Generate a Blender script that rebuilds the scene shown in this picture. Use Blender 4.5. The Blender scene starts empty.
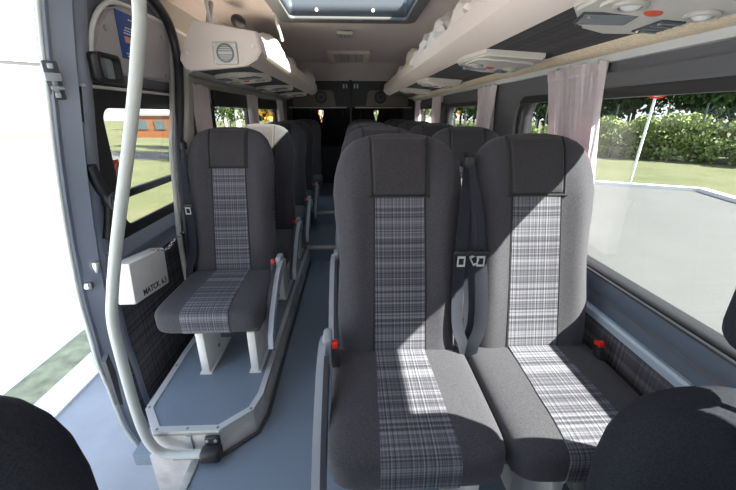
import bpy, bmesh, math, random
from mathutils import Vector, Matrix, noise
random.seed(7)
PI = math.pi
S = bpy.context.scene
COL = S.collection

# ------------------------------------------------------------------ camera, sky, sun, exposure
H = 1.24
cam_d = bpy.data.cameras.new('camera'); cam = bpy.data.objects.new('camera', cam_d); COL.objects.link(cam)
cam_d.sensor_width = 36; cam_d.lens = 350/736*36; cam_d.clip_start = 0.02; cam_d.clip_end = 400
PITCH = math.atan2(131, 350); YAW = math.atan2(17, math.hypot(350, 131))
cam.location = (0, 0, H); cam.rotation_euler = (PI/2-PITCH, 0, -YAW)
S.camera = cam
cam_d.dof.use_dof = False

world = bpy.data.worlds.new('sky'); S.world = world; world.use_nodes = True
wn = world.node_tree.nodes; wl = world.node_tree.links
bg = wn['Background']
tc = wn.new('ShaderNodeTexCoord'); sep = wn.new('ShaderNodeSeparateXYZ'); cr = wn.new('ShaderNodeValToRGB')
wl.new(tc.outputs['Generated'], sep.inputs[0]); wl.new(sep.outputs['Z'], cr.inputs[0]); wl.new(cr.outputs[0], bg.inputs[0])
cr.color_ramp.elements[0].position = 0.0; cr.color_ramp.elements[0].color = (0.95, 0.97, 1.0, 1)
cr.color_ramp.elements[1].position = 0.7; cr.color_ramp.elements[1].color = (0.55, 0.72, 1.0, 1)
bg.inputs[1].default_value = 2.4

sun_d = bpy.data.lights.new('sun', 'SUN'); sun = bpy.data.objects.new('sun', sun_d); COL.objects.link(sun)
sun_d.energy = 45; sun_d.angle = 0.012; sun_d.color = (1.0, 0.95, 0.87)
SUN_DIR = Vector((-1.0, 0.47, -1.0)).normalized()
sun.rotation_euler = SUN_DIR.to_track_quat('-Z', 'Y').to_euler()

S.view_settings.view_transform = 'Standard'; S.view_settings.look = 'None'
S.view_settings.gamma = 1; S.view_settings.use_curve_mapping = False
S.view_settings.exposure = 0.2
S.cycles.max_bounces = 10; S.cycles.transparent_max_bounces = 16; S.cycles.sample_clamp_indirect = 6

# ------------------------------------------------------------------ materials
def new_mat(name):
    m = bpy.data.materials.new(name); m.use_nodes = True
    return m, m.node_tree.nodes, m.node_tree.links, m.node_tree.nodes['Principled BSDF']

def lin(r, g, b):
    f = lambda c: ((c/255+0.055)/1.055)**2.4 if c > 10 else c/255/12.92
    return (f(r), f(g), f(b), 1)

def mat(name, col, rough=0.6, metal=0.0, nscale=0, namt=0.12, bump=0.0, bscale=200, spec=None, sheen=0.0):
    m, n, l, p = new_mat(name)
    p.inputs['Base Color'].default_value = col
    p.inputs['Roughness'].default_value = rough; p.inputs['Metallic'].default_value = metal
    if spec is not None: p.inputs['Specular IOR Level'].default_value = spec
    if sheen: p.inputs['Sheen Weight'].default_value = sheen
    t = n.new('ShaderNodeTexCoord')
    if nscale:
        nz = n.new('ShaderNodeTexNoise'); nz.inputs['Scale'].default_value = nscale; nz.inputs['Detail'].default_value = 4
        l.new(t.outputs['Object'], nz.inputs['Vector'])
        r = n.new('ShaderNodeValToRGB')
        r.color_ramp.elements[0].position = 0.3; r.color_ramp.elements[1].position = 0.7
        r.color_ramp.elements[0].color = tuple(c*(1-namt) for c in col[:3])+(1,)
        r.color_ramp.elements[1].color = tuple(min(1, c*(1+namt)) for c in col[:3])+(1,)
        l.new(nz.outputs['Fac'], r.inputs[0]); l.new(r.outputs[0], p.inputs['Base Color'])
    if bump:
        nb = n.new('ShaderNodeTexNoise'); nb.inputs['Scale'].default_value = bscale; nb.inputs['Detail'].default_value = 3
        l.new(t.outputs['Object'], nb.inputs['Vector'])
        b = n.new('ShaderNodeBump'); b.inputs['Strength'].default_value = bump; b.inputs['Distance'].default_value = 0.002
        l.new(nb.outputs['Fac'], b.inputs['Height']); l.new(b.outputs[0], p.inputs['Normal'])
    return m

def plaid(name, base, light, dark, sx=90, sy=90, mapping='seat'):
    """woven check: thin irregular lines both ways in the thing's own coordinates"""
    m, n, l, p = new_mat(name)
    p.inputs['Roughness'].default_value = 0.9; p.inputs['Sheen Weight'].default_value = 0.05
    p.inputs['Specular IOR Level'].default_value = 0.1
    t = n.new('ShaderNodeTexCoord'); sp = n.new('ShaderNodeSeparateXYZ'); l.new(t.outputs['Object'], sp.inputs[0])
    add = n.new('ShaderNodeMath'); add.operation = 'ADD'
    if mapping == 'seat':
        a, b0, b1 = 'X', 'Y', 'Z'
    elif mapping == 'wall':
        a, b0, b1 = 'Y', 'Z', 'X'
    else:
        a, b0, b1 = 'Y', 'X', 'Z'
    l.new(sp.outputs[b0], add.inputs[0]); l.new(sp.outputs[b1], add.inputs[1])
    def lines(src, sc, off):
        cb = n.new('ShaderNodeCombineXYZ'); mu = n.new('ShaderNodeMath'); mu.operation = 'MULTIPLY'
        mu.inputs[1].default_value = sc; l.new(src, mu.inputs[0]); l.new(mu.outputs[0], cb.inputs[0]); cb.inputs[1].default_value = off
        nz = n.new('ShaderNodeTexNoise'); nz.inputs['Scale'].default_value = 1.0; nz.inputs['Detail'].default_value = 2.5
        l.new(cb.outputs[0], nz.inputs['Vector'])
        mr = n.new('ShaderNodeMapRange'); mr.inputs[1].default_value = 0.36; mr.inputs[2].default_value = 0.66
        l.new(nz.outputs['Fac'], mr.inputs[0]); return mr.outputs[0]
    lx = lines(sp.outputs[a], sx, 3.1); ly = lines(add.outputs[0], sy, 9.7)
    mx = n.new('ShaderNodeMath'); mx.operation = 'ADD'; l.new(lx, mx.inputs[0]); l.new(ly, mx.inputs[1])
    hv = n.new('ShaderNodeMath'); hv.operation = 'MULTIPLY'; hv.inputs[1].default_value = 0.5; l.new(mx.outputs[0], hv.inputs[0])
    r = n.new('ShaderNodeValToRGB'); e = r.color_ramp.elements
    e[0].position = 0.12; e[0].color = dark; e[1].position = 0.85; e[1].color = light
    k = e.new(0.48); k.color = base
    l.new(hv.outputs[0], r.inputs[0]); l.new(r.outputs[0], p.inputs['Base Color'])
    return m

def glass(name, tint, gloss=0.06):
    m = bpy.data.materials.new(name); m.use_nodes = True; n = m.node_tree.nodes; l = m.node_tree.links
    for x in list(n): n.remove(x)
    o = n.new('ShaderNodeOutputMaterial'); mx = n.new('ShaderNodeMixShader'); tr = n.new('ShaderNodeBsdfTransparent'); gl = n.new('ShaderNodeBsdfGlossy')
    tr.inputs[0].default_value = tint; gl.inputs['Roughness'].default_value = 0.03; gl.inputs[0].default_value = (1, 1, 1, 1)
    fr = n.new('ShaderNodeLayerWeight'); fr.inputs[0].default_value = 0.5
    pw = n.new('ShaderNodeMath'); pw.operation = 'POWER'; pw.inputs[1].default_value = 5; l.new(fr.outputs['Facing'], pw.inputs[0])
    mu = n.new('ShaderNodeMath'); mu.operation = 'MULTIPLY_ADD'; mu.inputs[1].default_value = 0.5; mu.inputs[2].default_value = gloss/3
    l.new(pw.outputs[0], mu.inputs[0]); l.new(mu.outputs[0], mx.inputs[0])
    l.new(tr.outputs[0], mx.inputs[1]); l.new(gl.outputs[0], mx.inputs[2]); l.new(mx.outputs[0], o.inputs[0])
    return m

M = {}
M['fabric'] = mat('charcoal_fabric', (0.062, 0.060, 0.067, 1), 0.95, nscale=260, namt=0.22, bump=0.35, bscale=700, spec=0.12, sheen=0.12)
M['fabric_pad'] = mat('charcoal_headrest_fabric', (0.050, 0.047, 0.050, 1), 0.95, nscale=260, namt=0.22, bump=0.35, bscale=700, spec=0.12, sheen=0.12)
M['fabric_cab'] = mat('black_cab_fabric', (0.022, 0.024, 0.030, 1), 0.9, nscale=300, namt=0.3, bump=0.3, bscale=600, spec=0.15)
M['fabric_back'] = mat('dark_shell', (0.035, 0.035, 0.040, 1), 0.6)
M['piping'] = mat('black_piping', (0.02, 0.02, 0.022, 1), 0.8)
M['plaid'] = plaid('grey_plaid', (0.105, 0.103, 0.118, 1), (0.225, 0.225, 0.245, 1), (0.042, 0.041, 0.048, 1), 230, 130)
M['plaid_dark'] = plaid('dark_lined_fabric', (0.045, 0.042, 0.045, 1), (0.080, 0.075, 0.078, 1), (0.022, 0.02, 0.022, 1), 160, 120, 'roof')
M['plaid_wall'] = plaid('dark_checked_wall_fabric', (0.095, 0.090, 0.102, 1), (0.16, 0.155, 0.175, 1), (0.055, 0.052, 0.060, 1), 90, 90, 'wall')
M['floor'] = mat('blue_grey_vinyl', (0.19, 0.235, 0.29, 1), 0.42, nscale=420, namt=0.35, spec=0.45)
M['alu'] = mat('brushed_aluminium', (0.62, 0.62, 0.62, 1), 0.38, 0.75, nscale=60, namt=0.1)
M['alu_pale'] = mat('pale_anodised_trim', (0.60, 0.61, 0.60, 1), 0.45, 0.25)
M['scuffed'] = mat('scuffed_metal_sheet', (0.66, 0.63, 0.59, 1), 0.4, 0.2, nscale=7, namt=0.3)
M['cream'] = mat('cream_plastic', (0.73, 0.635, 0.57, 1), 0.5, nscale=3, namt=0.03)
M['cream_unit'] = mat('ivory_plastic', (0.62, 0.59, 0.53, 1), 0.35)
M['duct'] = mat('speckled_beige_duct', (0.85, 0.71, 0.50, 1), 0.7, nscale=130, namt=0.16)
M['ceiling'] = mat('greige_headliner', (0.66, 0.575, 0.555, 1), 0.85, nscale=90, namt=0.05)
M['greytrim'] = mat('warm_grey_trim', (0.42, 0.40, 0.37, 1), 0.5)
M['wallgrey'] = mat('grey_wall_trim', (0.095, 0.097, 0.105, 1), 0.55, nscale=4, namt=0.05)
M['wallblue'] = mat('slate_blue_side_panel', (0.075, 0.10, 0.135, 1), 0.42)
M['lightblue'] = mat('pale_blue_ledge', (0.50, 0.60, 0.70, 1), 0.35, 0.3)
M['doorpaint'] = mat('slate_grey_paint', (0.23, 0.26, 0.32, 1), 0.33, 0.2, nscale=5, namt=0.05)
M['hatchframe'] = mat('slate_hatch_frame', (0.045, 0.055, 0.075, 1), 0.5)
M['doorboard'] = mat('pale_grey_door_board', (0.42, 0.40, 0.41, 1), 0.6, nscale=120, namt=0.05)
M['black'] = mat('black_plastic', (0.018, 0.018, 0.020, 1), 0.45)
M['rubber'] = mat('black_rubber', (0.022, 0.022, 0.025, 1), 0.35)
M['darkgrey'] = mat('dark_grey_plastic', (0.05, 0.053, 0.06, 1), 0.5)
M['midgrey'] = mat('mid_grey_plastic', (0.22, 0.24, 0.26, 1), 0.45)
M['palegrey'] = mat('pale_grey_plastic', (0.33, 0.36, 0.39, 1), 0.42)
M['bone'] = mat('bone_white_paint', (0.72, 0.72, 0.69, 1), 0.4, nscale=20, namt=0.04)
M['pole'] = mat('grey_green_powder_coat', (0.50, 0.53, 0.50, 1), 0.35)
M['white'] = mat('white_paint', (0.78, 0.78, 0.76, 1), 0.45)
M['red'] = mat('red_button', (0.75, 0.02, 0.015, 1), 0.35)
M['belt'] = mat('dark_webbing', (0.026, 0.028, 0.036, 1), 0.7, nscale=500, namt=0.3, spec=0.15)
M['chrome'] = mat('chrome', (0.75, 0.75, 0.75, 1), 0.18, 1.0)
M['curtain'] = mat('dusty_pink_cloth', (0.85, 0.77, 0.79, 1), 0.9, nscale=40, namt=0.05, bump=0.3, bscale=300)
M['curtain_dark'] = mat('black_curtain_cloth', (0.010, 0.010, 0.012, 1), 0.95)
M['rear'] = mat('dark_slate_door_trim', (0.035, 0.038, 0.048, 1), 0.6)
M['rearpanel'] = mat('taupe_speaker_board', (0.16, 0.145, 0.135, 1), 0.8)
M['blue'] = mat('blue_sticker', (0.02, 0.07, 0.28, 1), 0.4)
M['pinkish'] = mat('salmon_label', (0.75, 0.32, 0.25, 1), 0.5)
M['redsticker'] = mat('red_sticker', (0.55, 0.07, 0.03, 1), 0.5)
M['bag'] = mat('crumpled_cream_plastic', (0.68, 0.62, 0.55, 1), 0.45, nscale=12, namt=0.08, bump=0.4, bscale=40)
M['bagwhite'] = mat('crumpled_white_plastic', (0.72, 0.70, 0.68, 1), 0.4, bump=0.4, bscale=40)
M['brown'] = mat('brown_cardboard', (0.16, 0.07, 0.035, 1), 0.8)
M['glass_r'] = glass('tinted_window_glass', (0.66, 0.68, 0.68, 1))
M['glass_l'] = glass('light_window_glass', (0.70, 0.71, 0.70, 1))
M['glass_roof'] = glass('roof_hatch_glass', (0.74, 0.75, 0.72, 1))
M['amber'] = mat('amber_lens', (0.8, 0.5, 0.1, 1), 0.3)
M['lens'] = mat('clear_lens', (0.7, 0.7, 0.68, 1), 0.1)
M['asphalt'] = mat('pale_asphalt', (0.33, 0.335, 0.35, 1), 0.9, nscale=3, namt=0.12, bump=0.3, bscale=60)
M['concrete'] = mat('pale_concrete', (0.098, 0.097, 0.094, 1), 0.9, nscale=0.8, namt=0.08)
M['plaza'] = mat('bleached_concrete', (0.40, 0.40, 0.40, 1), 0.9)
M['kerb'] = mat('white_kerb_and_brightened_ground', (0.75, 0.75, 0.75, 1), 0.8)
M['verge'] = mat('brightened_verge_grass', (0.30, 0.30, 0.185, 1), 0.95, nscale=9, namt=0.35)  # lighter copy of the grass, colour raised to make up for the bus's shade
M['bark'] = mat('dark_bark', (0.06, 0.05, 0.04, 1), 0.9)
M['birch'] = mat('birch_bark', (0.5, 0.5, 0.47, 1), 0.8, nscale=6, namt=0.4)
M['leaf'] = mat('mid_green_leaves', (0.05, 0.085, 0.028, 1), 0.8, nscale=1.5, namt=0.35, spec=0.1)
M['leaf_pale'] = mat('pale_green_leaves', (0.24, 0.30, 0.115, 1), 0.8, nscale=1.5, namt=0.35, spec=0.1)
M['leaf_dark'] = mat('dark_green_leaves', (0.040, 0.065, 0.036, 1), 0.8, nscale=1.2, namt=0.4)
M['leaf_yellow'] = mat('yellow_leaves', (0.75, 0.42, 0.02, 1), 0.8, nscale=1.5, namt=0.2)
M['orange'] = mat('orange_cladding', (0.26, 0.09, 0.03, 1), 0.8)
M['facade'] = mat('pale_facade', (0.3, 0.3, 0.3, 1), 0.8)
M['facadeglass'] = mat('bluish_window_glass', (0.08, 0.11, 0.12, 1), 0.2)

def thin_cloth(m):
    n = m.node_tree.nodes; l = m.node_tree.links; p = n['Principled BSDF']; o = [x for x in n if x.type == 'OUTPUT_MATERIAL'][0]
    t = n.new('ShaderNodeBsdfTranslucent'); t.inputs[0].default_value = (0.85, 0.76, 0.78, 1); mx = n.new('ShaderNodeMixShader'); mx.inputs[0].default_value = 0.30
    l.new(p.outputs[0], mx.inputs[1]); l.new(t.outputs[0], mx.inputs[2]); l.new(mx.outputs[0], o.inputs[0])
thin_cloth(M['curtain'])
def grass_mat():
    m, n, l, p = new_mat('meadow_grass')
    p.inputs['Roughness'].default_value = 0.95
    t = n.new('ShaderNodeTexCoord')
    a = n.new('ShaderNodeTexNoise'); a.inputs['Scale'].default_value = 0.5; a.inputs['Detail'].default_value = 8; a.inputs['Roughness'].default_value = 0.75
    l.new(t.outputs['Object'], a.inputs['Vector'])
    r = n.new('ShaderNodeValToRGB'); e = r.color_ramp.elements
    e[0].position = 0.3; e[0].color = (0.055, 0.072, 0.020, 1); e[1].position = 0.72; e[1].color = (0.125, 0.122, 0.058, 1)
    l.new(a.outputs['Fac'], r.inputs[0]); l.new(r.outputs[0], p.inputs['Base Color'])
    return m
M['grass'] = grass_mat()

# ------------------------------------------------------------------ mesh helpers
def obj(name, bm, m, parent=None, smooth=True, mats=None):
    bmesh.ops.recalc_face_normals(bm, faces=bm.faces)
    me = bpy.data.meshes.new(name); bm.to_mesh(me); bm.free()
    if mats:
        for q in mats: me.materials.append(q)
    else: me.materials.append(m)
    if smooth:
        for p in me.polygons: p.use_smooth = True
        try: me.set_sharp_from_angle(angle=math.radians(38))
        except Exception: pass
    o = bpy.data.objects.new(name, me); COL.objects.link(o)
    if parent: o.parent = parent
    return o

def thing(name, label, cat, loc=(0, 0, 0), rz=0, group=None):
    o = bpy.data.objects.new(name, None); COL.objects.link(o); o.empty_display_size = 0.1
    o.location = loc; o.rotation_euler = (0, 0, rz); return tag(o, label, cat, group)

def tag(o, label, cat, group=None):
    o['label'] = label; o['category'] = cat
    if group: o['group'] = group
    return o

def struct(o, label=None):
    o['kind'] = 'structure'
    if label: o['label'] = label
    return o

def copy_tree(o, parent=None):
    c = o.copy(); COL.objects.link(c)
    if parent: c.parent = parent
    for ch in list(o.children): copy_tree(ch, c)
    return c

def BM(): return bmesh.new()

def box(bm, c, s, bev=0.0, rot=None, seg=2):
    g = bmesh.ops.create_cube(bm, size=1.0); vs = g['verts']
    bmesh.ops.scale(bm, vec=s, verts=vs)
    if bev:
        es = list({e for v in vs for e in v.link_edges})
        r = bmesh.ops.bevel(bm, geom=es, offset=bev, segments=seg, affect='EDGES', profile=0.5)
        vs = list({v for f in r['faces'] for v in f.verts} | {v for v in vs if v.is_valid})
    if rot is not None: bmesh.ops.rotate(bm, cent=(0, 0, 0), matrix=rot, verts=vs)
    bmesh.ops.translate(bm, vec=c, verts=vs)
    return vs

def spline(pts, n=6):
    P = [Vector(p) for p in pts]; out = []
    for i in range(len(P)-1):
        p0 = P[max(i-1, 0)]; p1 = P[i]; p2 = P[i+1]; p3 = P[min(i+2, len(P)-1)]
        for k in range(n):
            t = k/n
            out.append(0.5*((2*p1)+(-p0+p2)*t+(2*p0-5*p1+4*p2-p3)*t*t+(-p0+3*p1-3*p2+p3)*t**3))
    out.append(P[-1]); return out

def tube(bm, pts, r, n=12, caps=True, flat=None):
    """round tube; flat=(w, h, up) gives a rectangular ribbon/bar instead"""
    P = [Vector(p) for p in pts]; rings = []
    up = Vector((0, 0, 1)) if flat is None else Vector(flat[2])
    prev = None
    for i, p in enumerate(P):
        d = (P[min(i+1, len(P)-1)]-P[max(i-1, 0)]).normalized()
        if flat is None and prev is not None: a = (prev-d*prev.dot(d))
        else:
            a = up-d*up.dot(d)
            if a.length < 1e-3: a = Vector((1, 0, 0))-d*d.x
        a.normalize(); b = d.cross(a); prev = a
        if flat is None:
            rr = r[i] if isinstance(r, (list, tuple)) else r
            rings.append([bm.verts.new(p+a*rr*math.cos(2*PI*k/n)+b*rr*math.sin(2*PI*k/n)) for k in range(n)])
        else:
            w, h = flat[0]/2, flat[1]/2
            rings.append([bm.verts.new(p+a*h*sa+b*w*sb) for sa, sb in ((1, 1), (1, -1), (-1, -1), (-1, 1))])
    m = len(rings[0])
    for i in range(len(rings)-1):
        for k in range(m):
            bm.faces.new((rings[i][k], rings[i][(k+1) % m], rings[i+1][(k+1) % m], rings[i+1][k]))
    if caps: bm.faces.new(rings[0][::-1]); bm.faces.new(rings[-1])

def prism(bm, poly, a0, a1, axis='Y'):
    """extrude a closed 2-D outline along an axis. X: poly=(y,z)  Y: poly=(x,z)  Z: poly=(x,y)"""
    def P(p, a):
        return {'X': (a, p[0], p[1]), 'Y': (p[0], a, p[1]), 'Z': (p[0], p[1], a)}[axis]
    A = [bm.verts.new(P(p, a0)) for p in poly]; B = [bm.verts.new(P(p, a1)) for p in poly]; n = len(poly)
    bm.faces.new(A[::-1]); bm.faces.new(B)
    for i in range(n): bm.faces.new((A[i], A[(i+1) % n], B[(i+1) % n], B[i]))

def rrect(x0, x1, y0, y1, r, n=6):
    out = []
    for cx, cy, a in ((x1-r, y1-r, 0), (x0+r, y1-r, 90), (x0+r, y0+r, 180), (x1-r, y0+r, 270)):
        for k in range(n+1):
            t = math.radians(a+90*k/n); out.append((cx+r*math.cos(t), cy+r*math.sin(t)))
    return out

def holed(name, outline, holes, a0, a1, m, parent=None, axis='X'):
    """flat plate with holes, thickness a0..a1 along axis (outline in the other two axes)"""
    cu = bpy.data.curves.new(name, 'CURVE'); cu.dimensions = '2D'; cu.fill_mode = 'BOTH'; cu.extrude = abs(a1-a0)/2
    for pl in [outline]+holes:
        sp = cu.splines.new('POLY'); sp.points.add(len(pl)-1); sp.use_cyclic_u = True
        for i, p in enumerate(pl): sp.points[i].co = (p[0], p[1], 0, 1)
    tmp = bpy.data.objects.new('tmp', cu); COL.objects.link(tmp)
    dg = bpy.context.evaluated_depsgraph_get(); me = bpy.data.meshes.new_from_object(tmp.evaluated_get(dg))
    bpy.data.objects.remove(tmp); bpy.data.curves.remove(cu)
    c = (a0+a1)/2
    for v in me.vertices:
        x, y, z = v.co
        v.co = {'X': (c+z, x, y), 'Y': (x, c+z, y), 'Z': (x, y, c+z)}[axis]
    bm = BM(); bm.from_mesh(me); bpy.data.meshes.remove(me)
    bmesh.ops.remove_doubles(bm, verts=bm.verts, dist=1e-5)
    return obj(name, bm, m, parent, smooth=False)

def ring_frame(name, y0, y1, z0, z1, r, w, a0, a1, m, parent=None):
    return holed(name, rrect(y0-w, y1+w, z0-w, z1+w, r+w), [rrect(y0, y1, z0, z1, r)], a0, a1, m, parent)

def grid_slab(bm, P, nu, nv, th):
    """closed thin slab from a surface function P(u,v) -> (point, inward normal)"""
    F = []; B = []
    for j in range(nv+1):
        fr = []; br = []
        for i in range(nu+1):
            p, nn = P(i/nu, j/nv); fr.append(bm.verts.new(p)); br.append(bm.verts.new(Vector(p)+Vector(nn)*th))
        F.append(fr); B.append(br)
    for j in range(nv):
        for i in range(nu):
            bm.faces.new((F[j][i], F[j][i+1], F[j+1][i+1], F[j+1][i])); bm.faces.new((B[j][i], B[j+1][i], B[j+1][i+1], B[j][i+1]))
    for j in range(nv):
        bm.faces.new((F[j][0], F[j+1][0], B[j+1][0], B[j][0])); bm.faces.new((F[j][nu], B[j][nu], B[j+1][nu], F[j+1][nu]))
    for i in range(nu):
        bm.faces.new((F[0][i], B[0][i], B[0][i+1], F[0][i+1])); bm.faces.new((F[nv][i], F[nv][i+1], B[nv][i+1], B[nv][i]))

def disc(bm, c, r, h, axis='Z', n=24, r2=None):
    g = bmesh.ops.create_cone(bm, cap_ends=True, segments=n, radius1=r, radius2=r if r2 is None else r2, depth=h)
    vs = g['verts']
    if axis == 'X': bmesh.ops.rotate(bm, cent=(0, 0, 0), matrix=Matrix.Rotation(PI/2, 3, 'Y'), verts=vs)
    if axis == 'Y': bmesh.ops.rotate(bm, cent=(0, 0, 0), matrix=Matrix.Rotation(PI/2, 3, 'X'), verts=vs)
    bmesh.ops.translate(bm, vec=c, verts=vs); return vs

# ================================================================== THE SETTING
XW = 0.90          # inner face of the side walls
YR = 5.30          # rear doors
# ---- floors and steps
b = BM(); prism(b, [(-0.62, -0.6), (0.92, -0.6), (0.92, 2.94), (-0.87, 2.94), (-0.87, 1.03), (-0.62, 1.03)], -0.06, 0.0, 'Z')
struct(obj('floor', b, M['floor'], smooth=False))
b = BM(); box(b, (0.0, 3.30, 0.04), (1.84, 0.72, 0.18)); o = struct(obj('floor', b, M['floor'], smooth=False))
b = BM(); box(b, (0.0, 4.48, 0.10), (1.84, 1.66, 0.32)); o = struct(obj('floor', b, M['floor'], smooth=False))
for y, z in ((2.935, 0.13), (3.645, 0.26)):
    b = BM(); box(b, (-0.25, y+0.012, z+0.003), (0.32 if z < .2 else 0.36, 0.035, 0.012), 0.003)
    box(b, (-0.25, y-0.004, z-0.01), (0.32 if z < .2 else 0.36, 0.008, 0.028), 0.002)
    struct(obj('trim_1', b, M['alu']))
# ---- right wall with its windows
WR = [(0.28, 1.93, 0.70, 1.297), (2.42, 3.50, 0.70, 1.30), (3.66, 4.95, 0.70, 1.30)]
holes = [rrect(a-0.03, c+0.03, d-0.03, e+0.03, 0.10) for a, c, d, e in WR]+[rrect(-0.62, 0.10, 0.66, 1.33, 0.08)]
struct(holed('wall_right', [(-0.75, -0.5), (YR, -0.5), (YR, 1.47), (-0.75, 1.47)], holes, XW, XW+0.07, M['wallgrey']))
for i, (y0, y1, z0, z1) in enumerate(WR):
    w = struct(bpy.data.objects.new('window_%d' % (i+1), None)); COL.objects.link(w); w.location = (XW+0.05, (y0+y1)/2, z0)
    off = -Vector(w.location)
    f = ring_frame('window_frame', y0, y1, z0, z1, 0.07, 0.035, XW-0.006, XW+0.06, M['black'], w); f.location = off
    b = BM(); box(b, (XW+0.045, (y0+y1)/2, (z0+z1)/2), (0.004, y1-y0+0.02, z1-z0+0.02)); g = obj('window_pane', b, M['glass_r'], w, smooth=False); g.location = off
    b = BM(); t = ring_frame('window_trim', y0-0.035, y1+0.035, z0-0.035, z1+0.035, 0.11, 0.04, XW-0.02, XW-0.002, M['wallgrey'], w); b.free(); t.location = off
    if i == 0:
        ya, yb = 1.02, 1.27
    b = BM(); box(b, (XW-0.004, (y0+y1)/2, 1.345), (0.03, y1-y0-0.02, 0.05), 0.008); q = obj('window_blind', b, M['wallgrey'], w); q.location = off
    b = BM(); box(b, (XW-0.008, (y0+y1)/2, z1+0.010), (0.02, y1-y0+0.02, 0.035), 0.004); q = obj('window_header', b, M['black'], w); q.location = off
# lower side panel, ledge, checked lower wall
b = BM(); prism(b, [(0.905, 0.692), (0.880, 0.690), (0.874, 0.665), (0.882, 0.625), (0.870, 0.605), (0.870, 0.57), (0.905, 0.57)], -0.7, YR)
struct(obj('wall_right', b, M['wallblue'], smooth=True))
b = BM(); prism(b, [(0.905, 0.588), (0.858, 0.588), (0.852, 0.580), (0.854, 0.556), (0.872, 0.550), (0.905, 0.550)], -0.7, YR)
struct(obj('trim_2', b, M['lightblue'], smooth=False))
b = BM(); box(b, (0.885, 2.3, 0.27), (0.03, 6.0, 0.58)); struct(obj('wall_right', b, M['plaid_wall'], smooth=False))
b = BM(); box(b, (0.893, 1.0, 0.682), (0.024, 1.9, 0.03), 0.006); struct(obj('trim_3', b, M['rubber']))
# duct band and rail above the windows
def band(side, y0, name1, name2):
    s = side
    b = BM(); prism(b, [(s*0.80, 1.452), (s*0.83, 1.437), (s*0.87, 1.430), (s*0.905, 1.432), (s*0.905, 1.50 if s > 0 else 1.46), (s*0.80, 1.50 if s > 0 else 1.46)], y0, YR)
    struct(obj(name1, b, M['duct'] if s > 0 else M['greytrim'], smooth=True))
    b = BM(); prism(b, [(s*0.884, 1.431), (s*0.905, 1.431), (s*0.905, 1.404), (s*0.888, 1.408)], y0, YR)
    struct(obj(name2, b, M['alu_pale'] if s > 0 else M['greytrim'], smooth=False))
band(1, -0.3, 'trim_4', 'trim_5'); band(-1, 2.05, 'trim_6', 'trim_7')

# ---- cab shell behind the camera: dashboard wall under the windscreen, cab door and roof header
b = BM(); prism(b, [(-0.80, -0.6), (-0.62, -0.6), (-0.50, 0.0), (-0.48, 0.80), (-0.62, 0.98), (-0.80, 0.98)], -0.97, 0.97, 'X'); struct(obj('wall_front', b, M['darkgrey'], smooth=False))
b = BM(); box(b, (0, -0.68, 1.72), (1.9, 0.30, 0.32), 0.02); struct(obj('wall_front', b, M['greytrim'], smooth=False))
struct(holed('wall_left', [(-0.80, -0.5), (0.16, -0.5), (0.16, 1.76), (-0.80, 1.76)], [rrect(-0.60, 0.06, 0.72, 1.34, 0.08)], -0.93, -0.96, M['wallgrey']))

b = BM(); box(b, (0.94, -0.26, 1.0), (0.004, 0.74, 0.69)); struct(obj('window_8', b, M['glass_r'], smooth=False))

# ---- left wall, from the doorway's rear edge back
arch = [(1.76, -0.35), (1.765, 0.25), (1.78, 0.62), (1.83, 0.86), (1.875, 1.07), (1.975, 1.30), (2.035, 1.49), (2.01, 1.64), (1.90, 1.715), (1.75, 1.745)]
archs = [(p.x, p.y) for p in spline([(a, z, 0) for a, z in arch], 6)]
WL = [(2.22, 2.46, 0.70, 1.29), (2.50, 3.32, 0.70, 1.29), (3.52, 4.50, 0.70, 1.29)]
holes = [rrect(a-0.02, c+0.02, d-0.02, e+0.02, 0.06) for a, c, d, e in WL]
struct(holed('wall_left', archs+[(1.75, 1.80), (YR, 1.80), (YR, -0.35)], holes, -XW, -XW-0.025, M['greytrim']))
for i, (y0, y1, z0, z1) in enumerate(WL):
    w = struct(bpy.data.objects.new('window_%d' % (i+4), None)); COL.objects.link(w); w.location = (-XW-0.05, (y0+y1)/2, z0); off = -Vector(w.location)
    f = ring_frame('window_frame', y0, y1, z0, z1, 0.05, 0.03, -XW+0.006, -XW-0.035, M['black'], w); f.location = off
    b = BM(); box(b, (-XW-0.020, (y0+y1)/2, (z0+z1)/2), (0.004, y1-y0+0.02, z1-z0+0.02)); g = obj('window_pane', b, M['glass_l'], w, smooth=False); g.location = off
    if i:
        b = BM(); box(b, (-XW+0.008, (y0+y1)/2, 1.335), (0.03, y1-y0+0.02, 0.10), 0.008); q = obj('window_blind', b, M['black'], w); q.location = off
b = BM(); box(b, (-0.885, 3.6, 0.33), (0.03, 3.3, 0.64)); struct(obj('wall_left', b, M['plaid_wall'], smooth=False))
# doorway trim: warm grey band along the arch, and the double rubber seal on its edge
b = BM()
outer = [(y+0.13+0.02*math.sin(z*2), z) for y, z in archs if z < 1.5]
inner = [(y, z) for y, z in archs if z < 1.5]
prism(b, inner+outer[::-1], -0.905, -0.862, 'X'); struct(obj('trim_8', b, M['greytrim'], smooth=False))
b = BM(); tube(b, spline([(-0.872, y+0.052, z) for y, z in inner[::3]], 4), 0.026, 10); struct(obj('trim_8', b, M['greytrim']))
top = [(-0.875, 1.90, 1.715), (-0.875, 1.75, 1.745), (-0.873, 1.4, 1.765), (-0.873, 0.7, 1.765), (-0.873, 0.3, 1.74)]
path = [(-0.875, y, z) for y, z in arch[:9]]+top[1:]
b = BM(); tube(b, spline(path, 5), 0.021, 10); struct(obj('trim_9', b, M['rubber']))
b = BM(); tube(b, spline([(x-0.03, y+0.02 if i < 9 else y, z+(0.02 if i > 6 else 0)) for i, (x, y, z) in enumerate(path)], 5), 0.014, 8); struct(obj('trim_9', b, M['chrome']))

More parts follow.
